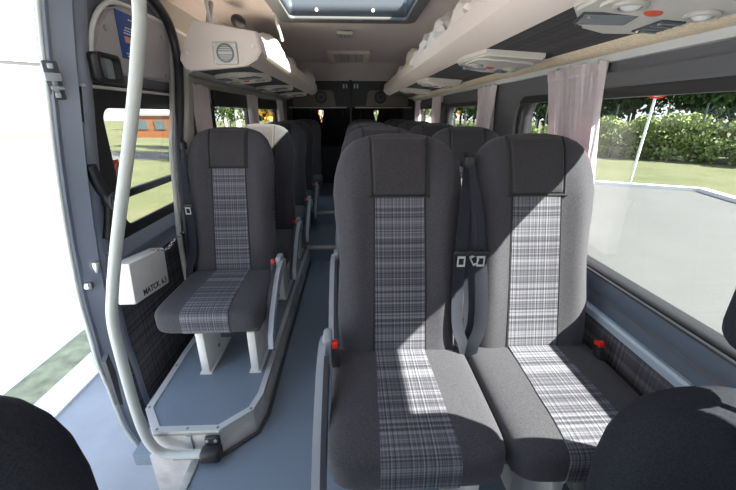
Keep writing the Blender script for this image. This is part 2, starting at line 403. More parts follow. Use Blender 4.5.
# ---- ceiling: lofted sections, open in the middle for the roof hatch
def section(zoff):
    r = [(-0.93, 1.72), (-0.90, 1.765), (-0.84, 1.81), (-0.72, 1.84), (-0.55, 1.852), (-0.43, 1.855)]
    return [(x, z+zoff*min(1, (0.95-abs(x))*4)) for x, z in r]
ys = [(-0.72, 0), (0.6, 0), (1.90, 0), (2.80, 0), (4.3, 0), (4.98, 0), (YR, -0.19)]
b = BM(); rows = []; rtop = []
for y, zo in ys:
    L = section(zo); Rr = [(-x, z) for x, z in L[::-1]]; Rr[-1] = (0.95, 1.60); Rr.append((0.93, 1.44))
    rows.append([b.verts.new((x, y, z)) for x, z in L+Rr]); rtop.append([b.verts.new((x*1.02, y, z+0.022)) for x, z in L+Rr])
NC = len(rows[0])-1; NR = len(rows)-1
solid = lambda j, i: 0 <= j < NR and 0 <= i < NC and not (i == 5 and j == 2)
for j in range(NR):
    for i in range(NC):
        if not solid(j, i): continue
        q = [(j, i), (j, i+1), (j+1, i+1), (j+1, i)]
        b.faces.new([rows[u][v] for u, v in q]); b.faces.new([rtop[u][v] for u, v in q[::-1]])
        for (dj, di), (m0, m1) in zip(((-1, 0), (0, 1), (1, 0), (0, -1)), ((q[0], q[1]), (q[1], q[2]), (q[2], q[3]), (q[3], q[0]))):
            if not solid(j+dj, i+di): b.faces.new((rows[m0[0]][m0[1]], rtop[m0[0]][m0[1]], rtop[m1[0]][m1[1]], rows[m1[0]][m1[1]]))
struct(obj('ceiling', b, M['ceiling'], smooth=False))

# roof hatch
ht = thing('roof_hatch', 'glazed roof hatch with slate frame in the ceiling over the aisle', 'roof hatch', (0, 2.4, 1.85))
of = (0, -2.4, -1.85)
q = holed('frame', rrect(-0.47, 0.45, 1.84, 2.83, 0.06), [rrect(-0.40, 0.385, 1.92, 2.755, 0.04)], 1.832, 1.856, M['wallgrey'], ht, 'Z'); q.location = of
q = holed('inner_frame', rrect(-0.43, 0.42, 1.88, 2.80, 0.04), [rrect(-0.405, 0.395, 1.92, 2.77, 0.03)], 1.856, 1.965, M['hatchframe'], ht, 'Z'); q.location = of
b = BM(); box(b, (0, 2.34, 1.966), (0.86, 0.92, 0.006)); q = obj('glass_pane', b, M['glass_roof'], ht, smooth=False); q.location = of
for x in (-0.22, 0.16):
    b = BM(); disc(b, (x, 2.766, 1.895), 0.011, 0.01, 'Y', 14); q = obj('screw', b, M['white'], ht); q.location = of
b = BM(); box(b, (-0.41, 2.2, 1.89), (0.02, 0.3, 0.02), 0.004); tube(b, [(-0.40, 2.0, 1.88), (-0.40, 2.0, 1.84), (-0.40, 2.12, 1.84), (-0.40, 2.12, 1.88)], 0.008, 8)
q = obj('handle', b, M['black'], ht); q.location = of

# ---- rear wall: two tall doors
b = BM(); box(b, (0, YR+0.03, 0.75), (1.9, 0.05, 2.1)); 
b.free()
b = BM(); box(b, (0, YR-0.012, 0.93), (0.03, 0.02, 1.64), 0.004); struct(obj('trim_12', b, M['rubber']))
for s, n in ((-1, 1), (1, 2)):
    d = struct(bpy.data.objects.new('door_%d' % n, None)); COL.objects.link(d); d.location = (s*0.45, YR, 0.26); off = -Vector(d.location)
    wx = 0.415 if s < 0 else 0.36
    hole = rrect(s*wx-0.25, s*wx+0.25, 0.85, 1.33, 0.05)
    q = holed('door_panel', [(min(s*.0015, s*.94), 0.1), (max(s*.0015, s*.94), 0.1), (max(s*.0015, s*.94), 1.76), (min(s*.0015, s*.94), 1.76)], [hole], YR, YR+0.05, M['rear'], d, 'Y'); q.location = off
    b = BM(); box(b, (s*wx, YR+0.03, 1.09), (0.52, 0.004, 0.5)); q = obj('door_glass', b, M['glass_l'], d, smooth=False); q.location = off
    b = BM(); poly = [(s*0.21, 1.345), (s*0.80, 1.345), (s*0.80, 1.50), (s*0.76, 1.545), (s*0.27, 1.545), (s*0.24, 1.52)]
    prism(b, poly, YR-0.035, YR); q = obj('speaker_board', b, M['rearpanel'], d, smooth=False); q.location = off
    b = BM(); box(b, (s*0.46, YR-0.02, 1.325), (0.80, 0.035, 0.018), 0.003); q = obj('door_rail', b, M['greytrim'], d); q.location = off
    b = BM()
    for k in (0.055, 0.095): box(b, (s*k, YR-0.02, 1.60), (0.02, 0.04, 0.055), 0.004)
    q = obj('door_latch', b, M['cream_unit'], d); q.location = off
    sp = thing('speaker', 'round black loudspeaker on the %s of the two boards above the rear doors' % ('left-hand' if s < 0 else 'right-hand'), 'speaker', (s*0.41-0.03*0, YR-0.04, 1.455), 0, 'rear speakers')
    b = BM(); tube(b, [(0.072*math.cos(t*PI/12), -0.006, 0.072*math.sin(t*PI/12)) for t in range(25)], 0.010, 8, caps=False); obj('rim', b, M['black'], sp)
    b = BM(); disc(b, (0, 0.0, 0), 0.068, 0.012, 'Y', 28, 0.068); obj('cone', b, M['darkgrey'], sp)
    b = BM(); bmesh.ops.create_uvsphere(b, u_segments=12, v_segments=8, radius=0.024, matrix=Matrix.Translation((0, -0.006, 0))); obj('dust_cap', b, M['black'], sp)
    # rear curtain with a narrow wedge-shaped gap
    b = BM(); gx = -0.42 if s < 0 else 0.355
    x0, x1 = (gx-0.40, gx+0.38)
    nu, nv = 60, 14
    halves = []
    for hs in (-1, 1):
        def P(u, v, hs=hs):
            z = 0.80+v*0.52; gap = -.012 if z < 1.13 else 0.034*(z-1.13)/0.12
            gap = min(gap, 0.034) if z < 1.29 else -.012
            a = gx+hs*gap; e = x0 if hs < 0 else x1
            x = a+(e-a)*u; y = YR-0.02+0.010*math.sin(u*52+hs)
            return (x, y, z), (0, 1, 0)
        grid_slab(b, P, nu, nv*2, 0.003)
    q = obj('curtain', b, M['curtain_dark']); tag(q, 'closed black curtain over the rear door with a small %s wedge of daylight' % ('yellow' if s < 0 else 'green'), 'curtain', 'rear curtains')

# ================================================================== RAISED PLATFORM under the single seats
pl = thing('seat_platform', 'raised blue-grey platform with pale metal edging under the single seats', 'platform', (-0.63, 1.8, 0))
of = Vector((0.63, -1.8, 0))
out = [(-0.865, 2.93), (-0.865, 1.53), (-0.852, 1.135), (-0.765, 1.022), (-0.520, 1.020), (-0.415, 1.115), (-0.395, 1.20), (-0.395, 2.93)]
ins = [(-0.840, 2.93), (-0.840, 1.53), (-0.827, 1.146), (-0.752, 1.048), (-0.530, 1.046), (-0.436, 1.13), (-0.418, 1.21), (-0.418, 2.93)]
b = BM(); prism(b, [(p[0], p[1]) for p in out], 0.0, 0.108, 'Z'); q = obj('side_panel', b, M['scuffed'], pl, smooth=False); q.location = of
b = BM(); prism(b, ins, 0.104, 0.114, 'Z'); q = obj('top_panel', b, M['floor'], pl, smooth=False); q.location = of
b = BM()
for i in range(len(out)-1):
    vs = [b.verts.new((p[0], p[1], z)) for z in (0.098, 0.119) for p in (out[i], out[i+1], ins[i+1], ins[i])]
    for f in ((0, 3, 2, 1), (4, 5, 6, 7), (0, 1, 5, 4), (1, 2, 6, 5), (2, 3, 7, 6), (3, 0, 4, 7)): b.faces.new([vs[k] for k in f])
q = obj('edge_trim', b, M['alu_pale'], pl, smooth=False); q.location = of
for p in [(-0.755, 1.034), (-0.64, 1.033), (-0.527, 1.033), (-0.84, 1.145), (-0.425, 1.12), (-0.848, 1.4), (-0.406, 1.5), (-0.406, 2.0), (-0.406, 2.5)]:
    b = BM(); disc(b, (p[0], p[1], 0.1195), 0.0055, 0.003, 'Z', 10); q = obj('screw', b, M['midgrey'], pl); q.location = of
b = BM(); box(b, (-0.635, 1.017, 0.055), (0.018, 0.006, 0.085)); q = obj('cover_strip', b, M['alu'], pl); q.location = of
b = BM(); tube(b, [(-0.70, 1.004, 0.004), (-0.52, 1.004, 0.004), (-0.402, 1.108, 0.004), (-0.382, 1.2, 0.004), (-0.382, 2.9, 0.004)], 0.008, 8); q = obj('floor_bead', b, M['darkgrey'], pl); q.location = of

# ---- entry step
b = BM(); prism(b, [(-0.62, -0.6), (-0.62, 1.03), (-0.60, 1.03), (-0.60, -0.6)], -0.30, 0.004, 'Z'); struct(obj('trim_10', b, M['doorpaint'], smooth=False))
b = BM(); box(b, (-0.612, 0.2, 0.004), (0.03, 1.62, 0.01), 0.003)
struct(obj('trim_10', b, M['alu']))
b = BM(); box(b, (-0.81, 0.2, -0.27), (0.40, 1.66, 0.04)); struct(obj('floor', b, M['doorpaint'], smooth=False))
b = BM()
for k in range(5): box(b, (-0.69-0.05*k, 0.2, -0.247), (0.014, 1.6, 0.008), 0.002)
struct(obj('trim_11', b, M['alu']))
b = BM(); prism(b, [(-0.80, 1.020), (-0.605, 1.020), (-0.605, 1.045), (-0.86, 1.4)], -0.22, -0.001, 'Z'); struct(obj('wall_left', b, M['scuffed'], smooth=False))
b = BM(); box(b, (-0.92, 2.3, -0.20), (0.10, 2.0, 0.36), 0.01); struct(obj('wall_left', b, M['doorpaint']))

# ================================================================== SLIDING DOOR (pushed back, outside the wall)
XD = -1.05
sd = thing('sliding_door', 'open grey sliding side door with a window, pushed back past the doorway', 'sliding door', (XD-0.03, 1.9, -0.3))
of = -Vector(sd.location)
front0 = [(1.292, -0.30), (1.245, -0.106), (1.235, 0.10), (1.222, 0.252), (1.228, 0.393), (1.236, 0.572), (1.275, 0.839), (1.324, 1.086), (1.372, 1.286), (1.410, 1.446), (1.456, 1.603), (1.52, 1.74)]
front = [(y+0.035, z) for y, z in front0]
fs = [(p.x, p.y) for p in spline([(y, z, 0) for y, z in front], 5)]
win = rrect(1.60, 2.66, 0.76, 1.262, 0.05)
q = holed('door_shell', fs+[(2.75, 1.74), (2.75, -0.30)], [rrect(1.57, 2.69, 0.73, 1.30, 0.06)], XD-0.045, XD-0.012, M['doorpaint'], sd); q.location = of
# rolled front edge: outer lip, raised rib and channel that follow the door's front edge
def edge(dx, dy, r, m, name, lo=-9):
    b = BM(); tube(b, spline([(XD+dx, y+dy*(1 if z > 0.2 else 1), z) for y, z in front if z > lo], 4), r, 12); q = obj(name, b, m, sd); q.location = of
edge(-0.030, -0.002, 0.008, M['pole'], 'edge_strip'); edge(-0.012, 0.085, 0.016, M['doorpaint'], 'edge_rib'); edge(-0.012, 0.130, 0.032, M['doorpaint'], 'inner_rib')
# window surround
q = holed('window_surround', rrect(1.49, 2.72, 0.70, 1.345, 0.07), [win], XD-0.012, XD+0.006, M['black'], sd); q.location = of
b = BM(); box(b, (XD-0.03, 2.13, 1.01), (0.004, 1.12, 0.56)); g = obj('window_pane', b, M['glass_l'], sd, smooth=False); g.location = of
b = BM(); box(b, (XD-0.008, 2.13, 0.902), (0.026, 1.10, 0.035), 0.004); q = obj('window_bar', b, M['black'], sd); q.location = of
b = BM(); box(b, (XD+0.005, 2.12, 1.335), (0.02, 1.2, 0.012), 0.004); q = obj('window_bead', b, M['scuffed'], sd); q.location = of
# upper board, beneath it a sill rail
up = [(1.60, 1.390), (2.65, 1.390), (2.65, 1.625), (2.2, 1.645), (1.84, 1.640), (1.74, 1.610), (1.66, 1.545), (1.615, 1.47)]
b = BM(); prism(b, up, XD-0.012, XD+0.022, 'X'); bmesh.ops.bevel(b, geom=[e for e in b.edges if abs(e.verts[0].co.x-(XD+.022)) < 1e-4 and abs(e.verts[1].co.x-(XD+.022)) < 1e-4], offset=0.008, segments=2, affect='EDGES')
q = obj('upper_board', b, M['doorboard'], sd); q.location = of
b = BM(); tube(b, spline([(XD+0.012, y, z) for y, z in [(1.60, 1.39), (1.61, 1.47), (1.655, 1.55), (1.735, 1.617), (1.84, 1.647), (2.2, 1.652), (2.65, 1.632)]], 4), 0.009, 8)
q = obj('board_edge', b, M['white'], sd); q.location = of
b = BM(); box(b, (XD+0.004, 2.1, 1.37), (0.03, 1.1, 0.045), 0.01); q = obj('upper_rail', b, M['wallgrey'], sd); q.location = of
for y, z in ((1.70, 1.54), (1.66, 1.415), (2.13, 1.585), (2.12, 1.42), (1.88, 1.415)):
    b = BM(); disc(b, (XD+0.025, y, z), 0.011, 0.006, 'X', 12); q = obj('screw', b, M['palegrey'], sd); q.location = of
# sill roll and dark lower lining
b = BM(); prism(b, [(XD-0.012, 0.72), (XD+0.02, 0.70), (XD+0.05, 0.66), (XD+0.045, 0.60), (XD+0.01, 0.56), (XD-0.012, 0.56)], 1.40, 2.72); q = obj('sill_panel', b, M['doorpaint'], sd); q.location = of
b = BM(); prism(b, [(1.36, -0.22), (2.7, -0.22), (2.7, 0.57), (1.38, 0.57)], XD-0.012, XD+0.012, 'X'); q = obj('lower_lining', b, M['plaid_wall'], sd, smooth=False); q.location = of
# latch striker
RL = Matrix.Rotation(math.radians(-48), 3, 'Z')
def lat(bm, c, sz, bev): box(bm, Vector((XD-0.010, 1.425, 1.342))+RL @ Vector(c), sz, bev, RL)
b = BM(); lat(b, (0, 0, 0), (0.010, 0.040, 0.115), 0.0045); q = obj('latch_plate', b, M['darkgrey'], sd); q.location = of
lp = q
b = BM(); lat(b, (0.012, 0.0, 0.010), (0.022, 0.044, 0.024), 0.005); lat(b, (0.011, 0.004, -0.022), (0.018, 0.036, 0.012), 0.004); lat(b, (0.006, 0, -0.006), (0.010, 0.014, 0.06), 0.003); obj('latch_hook', b, M['midgrey'], lp)
for z in (0.042, -0.044):
    b = BM(); lat(b, (0.008, 0, z), (0.008, 0.016, 0.016), 0.0035); obj('screw', b, M['palegrey'], lp)
# solid front face of the door edge
b = BM(); tube(b, spline([(XD-0.020, y+0.045, z) for y, z in front], 3), 0, flat=(0.085, 0.05, (0.75, -0.66, 0))); q = obj('edge_face', b, M['doorpaint'], sd); q.location = of
# pull pocket
q = holed('pull_pocket', rrect(1.565, 1.70, 1.350, 1.448, 0.018), [rrect(1.580, 1.686, 1.364, 1.434, 0.012)], XD+0.005, XD+0.055, M['rubber'], sd); q.location = of
b = BM(); box(b, (XD+0.012, 1.632, 1.40), (0.008, 0.125, 0.09)); box(b, (XD+0.022, 1.665, 1.40), (0.02, 0.045, 0.072)); obj('pocket_back', b, M['palegrey'], q, smooth=False)
# release handle
hb = BM(); tube(hb, spline([(XD+0.02, 1.44, 1.06), (XD+0.03, 1.455, 0.97), (XD+0.04, 1.47, 0.92), (XD+0.03, 1.46, 0.85), (XD+0.03, 1.42, 0.76)], 5), [0.022]*9+[0.026]*3+[0.018]*9, 10)
q = obj('release_handle', hb, M['black'], sd); q.location = of
b = BM(); tube(b, [(XD+0.065, 1.462+0.026*math.cos(t), 0.912+0.032*math.sin(t)) for t in [k*PI/8 for k in range(17)]], 0.007, 8, caps=False); obj('handle_ring', b, M['darkgrey'], q)
b = BM(); disc(b, (XD+0.060, 1.462, 0.912), 0.022, 0.006, 'X', 16); obj('handle_button', b, M['palegrey'], q)
b = BM(); box(b, (XD+0.028, 1.225+0.10, 0.67), (0.016, 0.03, 0.05), 0.004); q = obj('bracket', b, M['chrome'], sd); q.location = of
b = BM(); disc(b, (XD+0.008, 1.285, 0.605), 0.018, 0.014, 'X', 16); q = obj('roller', b, M['chrome'], sd); q.location = of
b = BM(); prism(b, [(1.236, 0.05), (1.255, 0.03), (1.27, 0.20), (1.26, 0.30), (1.235, 0.28)], XD-0.0, XD+0.02, 'X'); q = obj('bump_stop', b, M['darkgrey'], sd); q.location = of

# stickers: on the board and on the pane
st = BM(); box(st, (0, 0, 0), (0.003, 0.15, 0.165), 0.001); st_o = obj('notice_sticker', st, M['blue']); st_o.location = (XD+0.024, 1.850, 1.535)
tag(st_o, 'blue notice sticker with white lines and a salmon bar on the door board', 'sticker')
b = BM(); box(b, (0.0022, 0.012, -0.012), (0.001, 0.105, 0.022)); obj('colour_bar', b, M['pinkish'], st_o, smooth=False)
b = BM()
for z, w, c in ((0.062, .03, .02), (0.030, .05, 0.0), (0.020, .07, 0.0), (0.010, .08, 0.0), (-0.040, .05, .01), (-0.062, .09, 0.0), (-0.072, .08, 0.0)):
    n = max(2, int(w/0.014)); x = c-w/2
    for k in range(n): box(b, (0.0022, x+k*w/n+0.005, z), (0.001, w/n*0.7, 0.0042))
obj('lettering', b, M['white'], st_o, smooth=False)
b = BM(); box(b, (0, 0, 0), (0.002, 0.088, 0.11)); rs = obj('warning_sticker', b, M['redsticker'], smooth=False); rs.location = (XD-0.026, 1.640, 1.0); tag(rs, 'red square sticker with a pale glyph low on the sliding door pane', 'sticker')
b = BM(); tube(b, [(0.002, -0.02, -0.035), (0.002, -0.005, 0.0), (0.002, 0.018, 0.036)], 0.004, 6); tube(b, [(0.002, 0.0, -0.03), (0.002, 0.012, 0.0), (0.002, 0.026, 0.02)], 0.003, 6)
obj('glyph', b, M['pinkish'], rs)

# the body side leans inwards above the waist: so do the door and its stickers
bpy.context.view_layer.update()
def lean_in(o):
    mw = o.matrix_world.copy(); mi = mw.inverted()
    for v in o.data.vertices:
        w = mw @ v.co; f = max(0.0, w.z-0.65)*0.135
        v.co = mi @ Vector((w.x+f, w.y-1.3*f, w.z))
    for c in o.children: lean_in(c)
for o in sd.children: lean_in(o)
lean_in(st_o); lean_in(rs)

# white box fixed to the door, with its chain
bx = thing('door_box', 'white metal box lettered in black, mounted inside the sliding door', 'metal box', (-0.925, 1.44, 0.58))
b = BM(); box(b, (0, 0, 0), (0.07, 0.27, 0.175), 0.006)
q = obj('case', b, M['bone'], bx); q.rotation_euler = (math.radians(-7), 0, 0)
b = BM(); box(b, (-0.06, -0.10, -0.02), (0.03, 0.03, 0.10), 0.004); box(b, (-0.075, -0.09, -0.07), (0.03, 0.05, 0.03), 0.004); obj('bracket', b, M['chrome'], bx)
fc = bpy.data.curves.new('txt', 'FONT'); fc.body = 'MATCK. 6.5'; fc.size = 0.037; fc.extrude = 0.0006; fc.offset = 0.0006; fc.align_x = 'CENTER'
to = bpy.data.objects.new('tmp', fc); COL.objects.link(to); dg = bpy.context.evaluated_depsgraph_get()
me = bpy.data.meshes.new_from_object(to.evaluated_get(dg)); bpy.data.objects.remove(to)
me.transform(Matrix.Translation((0.0356, 0.02, -0.072)) @ Matrix.Rotation(PI/2, 4, 'Z') @ Matrix.Rotation(PI/2, 4, 'X')); me.materials.clear(); me.materials.append(M['black'])
lt = bpy.data.objects.new('lettering', me); COL.objects.link(lt); lt.parent = q
ch = BM(); pts = spline([(-0.90, 1.52, 0.66), (-0.89, 1.60, 0.635), (-0.885, 1.68, 0.655), (-0.875, 1.80, 0.668)], 6)
for i in range(0, len(pts)-1):
    d = (pts[i+1]-pts[i]).normalized(); up_ = Vector((0, 0, 1)) if i % 2 else Vector((1, 0, 0)); sd_ = d.cross(up_).normalized()
    c = (pts[i]+pts[i+1])/2
    tube(ch, [c+d*0.014*math.cos(a)+sd_*0.007*math.sin(a) for a in [k*PI/5 for k in range(11)]], 0.0025, 6, caps=False)
q = obj('door_chain', ch, M['chrome']); tag(q, 'small chrome chain between the lettered box and the doorway post', 'chain')
b = BM(); box(b, (-0.862, 1.83, 0.668), (0.02, 0.09, 0.03), 0.004); box(b, (-0.862, 1.90, 0.69), (0.012, 0.06, 0.05), 0.003); q = obj('chain_bracket', b, M['alu']); tag(q, 'metal clip holding the chain on the doorway post', 'bracket')

# ---- grab pole at the door
gp = thing('grab_pole', 'curved pale grey grab pole from the platform front up to the ceiling', 'grab pole', (-0.56, 1.0, 0.05))
of = -Vector(gp.location)
pp = [(-0.565, 0.985, 0.045), (-0.68, 0.985, 0.045), (-0.735, 0.985, 0.065), (-0.762, 0.985, 0.13), (-0.772, 0.985, 0.25), (-0.770, 0.985, 0.45), (-0.762, 0.985, 0.62), (-0.742, 0.99, 0.72), (-0.710, 1.00, 0.84), (-0.670, 1.015, 0.98), (-0.620, 1.035, 1.15), (-0.584, 1.05, 1.28), (-0.558, 1.06, 1.38), (-0.532, 1.07, 1.50), (-0.526, 1.07, 1.65), (-0.525, 1.07, 1.85)]
b = BM(); tube(b, spline(pp, 5), 0.0165, 16); q = obj('tube', b, M['pole'], gp); q.location = of
b = BM(); box(b, (-0.545, 0.985, 0.043), (0.075, 0.055, 0.052), 0.014, seg=3); q = obj('clamp', b, M['black'], gp); q.location = of
b = BM(); box(b, (-0.545, 1.012, 0.078), (0.055, 0.02, 0.04), 0.006); o = obj('clamp_plate', b, M['black'], q)
for dx in (-0.016, 0.016):
    b = BM(); disc(b, (-0.545+dx, 0.999, 0.088), 0.006, 0.005, 'Y', 10); obj('bolt', b, M['palegrey'], q)
b = BM(); disc(b, (-0.525, 1.07, 1.842), 0.04, 0.02, 'Z', 20); q = obj('flange', b, M['black'], gp); q.location = of

# ================================================================== SEATS
WP = [(0, .202), (.06, .210), (.14, .212), (.22, .206), (.30, .202), (.38, .207), (.45, .215), (.52, .219), (.57, .214), (.61, .204), (.64, .192), (.663, .176), (.682, .153), (.695, .122), (.703, .088), (.708, .045)]
DP = [(0, .060), (.15, .058), (.45, .050), (.61, .044), (.655, .038), (.675, .031), (.690, .024), (.701, .015), (.708, .006)]
def interp(T, x):
    if x <= T[0][0]: return T[0][1]
    for (a, p), (c, q) in zip(T, T[1:]):
        if x <= c: return p+(q-p)*(x-a)/(c-a)
    return T[-1][1]
ZB = 0.47
def lean(h): return 0.07+h*0.245
EX = 0.45
def back_front(x, h):
    """front face of the backrest, local y"""
    w = interp(WP, h); d = interp(DP, h)
    c = min(1.0, abs(x)/w)**(1/EX); s = math.sqrt(max(0.0, 1-c*c))
    k = min(1, max(0, (0.64-h)/0.12))*min(1, 0.35+h*3)
    bol = 0.024*math.exp(-((abs(x)-0.150)/0.045)**2)*k
    return lean(h)-d*(s**0.62)-bol*(s**0.5)

def backrest_bm():
    b = BM(); rings = []; N = 56
    hs = [p[0] for p in WP]; hs = sorted(set(hs+[.03, .10, .20, .31, .40, .47, .525, .575, .615,   .645, .665, .683, .696]))
    for h in hs:
        w = interp(WP, h); d = interp(DP, h); r = []
        for k in range(N):
            a = 2*PI*k/N; c, s = math.cos(a), math.sin(a); x = w*math.copysign(abs(c)**EX, c)
            y = back_front(x, h) if s < 0 else lean(h)+d*(s**0.7)*0.9
            r.append(b.verts.new((x, y, ZB+h)))
        rings.append(r)
    for i in range(len(rings)-1):
        for k in range(N): b.faces.new((rings[i][k], rings[i][(k+1) % N], rings[i+1][(k+1) % N], rings[i+1][k]))
    b.faces.new(rings[0][::-1]); b.faces.new(rings[-1])
    return b
def patch_bm(x0a, x0b, x1a, x1b, h0, h1, off, th=0.012, round_=0.0):
    b = BM()
    def P(u, v):
        h = h0+(h1-h0)*v; xa = x0a+(x0b-x0a)*v; xb = x1a+(x1b-x1a)*v; x = xa+(xb-xa)*u
        e = 1.0
        if round_:
            e = min(1, min(u, 1-u)/0.08, min(v, 1-v)/0.08); e = math.sin(e*PI/2)**0.6 if e > 0 else 0
        return (x, back_front(x, h)-off*(e if round_ else 1), ZB+h), (0, 1, 0)
    grid_slab(b, P, 18, 26, th); return b
E1, E2 = 0.42, 0.26
CA, CB, CC, CZ, CY = 0.229, 0.240, 0.066, 0.418, -0.155
def cushion_bm():
    b = BM(); NE, NO = 26, 72; rings = []
    sg = lambda v, e: math.copysign(abs(v)**e, v)
    for j in range(1, NE):
        a = -PI/2+PI*j/NE; r = []
        for k in range(NO):
            o = 2*PI*(k+.5)/NO
            r.append(b.verts.new((CA*sg(math.cos(a), E1)*sg(math.cos(o), E2), CY+CB*sg(math.cos(a), E1)*sg(math.sin(o), E2), CZ+CC*sg(math.sin(a), E1))))
        rings.append(r)
    for i in range(len(rings)-1):
        for k in range(NO): b.faces.new((rings[i][k], rings[i][(k+1) % NO], rings[i+1][(k+1) % NO], rings[i+1][k]))
    b.faces.new(rings[0][::-1]); b.faces.new(rings[-1]); return b
def cushion_pt(x, a, off):
    n = 2/E2; r = max(abs(math.cos(a)), 1e-6)**E1; px = min(abs(x/CA), r*0.999)
    y = (max(0, r**n-px**n))**(1/n)
    return Vector((x, CY-(CB+off)*y, CZ+(CC+off)*math.copysign(abs(math.sin(a))**E1, math.sin(a))))
def cushion_strip(xf, xb, off=0.0025):
    b = BM()
    def P(u, v):
        a = -0.9+(PI/2+0.9)*v*0.999; hw = xf+(xb-xf)*min(1, max(0, v))
        if v > 0.999: pass
        x = -hw+2*hw*u
        p = cushion_pt(x, a, off); c = Vector((x, CY, CZ)); nn = (c-p); nn.normalize() if nn.length > 1e-4 else None
        return p, nn
    # sweep from the front underside over the nose to the middle, then straight back
    rows = []
    for j in range(41):
        v = j/40; a = -0.75+(PI/2-0.06+0.75)*v; rows.append(('a', a))
    F = []
    for j, (t, a) in enumerate(rows):
        row = []
        for i in range(13):
            u = i/12
            y = cushion_pt(0, a, off).y; tt = (y-(CY-CB))/(2*CB); hw = xf+(xb-xf)*max(0, tt); row.append(cushion_pt(-hw+2*hw*u, a, off))
        F.append(row)
    ztop = CZ+CC+off; y0 = F[-1][6].y
    for k in range(1, 13):
        y = y0+(0.02-y0)*k/12; tt = (y-(CY-CB))/(2*CB); hw = xf+(xb-xf)*tt
        F.append([Vector((-hw+2*hw*i/12, y, ztop)) for i in range(13)])
    V = [[b.verts.new(p) for p in row] for row in F]
    W = [[b.verts.new(p+(Vector((p.x, CY, CZ))-p).normalized()*0.006) for p in row] for row in F]
    for A, s in ((V, 1), (W, -1)):
        for j in range(len(A)-1):
            for i in range(12):
                q = (A[j][i], A[j][i+1], A[j+1][i+1], A[j+1][i]); b.faces.new(q if s > 0 else q[::-1])
    for j in range(len(V)-1):
        for i in (0, 12): b.faces.new((V[j][i], V[j+1][i], W[j+1][i], W[j][i]))
    for j in (0, len(V)-1):
        for i in range(12): b.faces.new((V[j][i], V[j][i+1], W[j][i+1], W[j][i]))
    return b

def belt_bm(side, k):
    b = BM(); s = side
    if k == 0: P = [(s*.222, .200, 1.12), (s*.218, .155, 1.04), (s*.210, .112, .95), (s*.200, .080, .83), (s*.190, .045, .69), (s*.192, .015, .57), (s*.215, .00, .50), (s*.228, .0, .42)]
    else: P = [(s*.226, .200, 1.11), (s*.230, .140, 1.00), (s*.232, .100, .88), (s*.236, .060, .70), (s*.238, .03, .56), (s*.232, .02, .42)]
    pts = spline(P, 6); rings = []
    for i, p in enumerate(pts):
        t = i/(len(pts)-1); w = 0.008+0.013*math.sin(min(1, t*2.2)*PI/2); tw = (0.9-0.8*t)*(1 if k else -1)+0.3*math.sin(t*5)
        d = Vector((math.cos(tw)*s, -math.sin(tw)*0.6, 0)).normalized(); n = Vector((-d.y, d.x, 0))
        rings.append([b.verts.new(p+d*w*u+n*v*0.0015+n*(0.004*math.cos(u*PI/2))) for u, v in ((-1, -1), (0, -1), (1, -1), (1, 1), (0, 1), (-1, 1))])
    for i in range(len(rings)-1):
        for j in range(6): b.faces.new((rings[i][j], rings[i][(j+1) % 6], rings[i+1][(j+1) % 6], rings[i+1][j]))
    b.faces.new(rings[0][::-1]); b.faces.new(rings[-1]); return b

G = {}
def add_belt(t, side, strands=(0, 1)):
    for k in strands:
        q = obj('seat_belt', belt_bm(side, k), M['belt'], t)
        b = BM(); x = side*(0.198 if k == 0 else 0.236); y = 0.068 if k == 0 else 0.075; z = 0.81
        box(b, (x, y-0.006, z+0.004), (0.054, 0.010, 0.018), 0.004); obj('tongue_grip', b, M['black'], q)
        b = BM(); rt = Matrix.Rotation(0.0 if k == 0 else -0.5*side, 3, 'Y')
        for cx, cz, sx, sz in ((-.011, -.018, .004, .034), (.011, -.018, .004, .034), (0, -.034, .026, .006), (0, -.004, .026, .008)):
            v = rt @ Vector((cx, 0, cz)); box(b, (x+v.x, y-0.008, z+v.z-0.004), (sx, 0.003, sz), 0, rt)
        obj('tongue', b, M['alu_pale'], q)
    b = BM(); box(b, (side*.224, .195, 1.09), (0.022, 0.05, 0.04), 0.008); obj('belt_guide', b, M['black'], t)
def add_arm(t, side):
    """slim armrest folded down along the cushion's aisle side"""
    s = side; x0 = s*0.233; x1 = s*0.247; x2 = s*0.270
    prof_c = spline([(0.03, .525, 0), (-.05, .54, 0), (-.13, .525, 0), (-.23, .47, 0), (-.31, .41, 0), (-.385, .335, 0)], 5)
    def strip(xa, xb, wt, wb, cut=0):
        b = BM(); up, lo = [], []
        for i, p in enumerate(prof_c[cut:]):
            up.append((p.x, p.y+wt)); lo.append((p.x-0.01, p.y-wb))
        prism(b, up+lo[::-1], min(xa, xb), max(xa, xb), 'X'); return b
    b = strip(x1, x2, 0.010, 0.05); bmesh.ops.bevel(b, geom=[e for e in b.edges if len(e.link_faces) == 2 and e.calc_face_angle(0) > 1.0], offset=0.003, segments=1, affect='EDGES')
    obj('armrest', b, M['palegrey'], t)
    obj('armrest_pad', strip(x0, x1+s*0.001, 0.016, 0.045, 8), M['fabric_back'], t)
    b = BM(); box(b, (s*0.244, 0.0, 0.515), (0.03, 0.075, 0.10), 0.010); obj('armrest_hinge', b, M['palegrey'], t)
def add_buckle(t, x, y, z=0.525, tilt=0.25):
    b = BM(); R_ = Matrix.Rotation(-tilt, 3, 'X'); box(b, (x, y, z-0.02), (0.026, 0.028, 0.075), 0.005, R_); q = obj('buckle', b, M['black'], t)
    v = R_ @ Vector((0, -0.004, 0.040)); b = BM(); box(b, (x+v.x, y+v.y-0.002, z-0.02+v.z), (0.020, 0.026, 0.022), 0.003, R_); obj('release_button', b, M['red'], q)
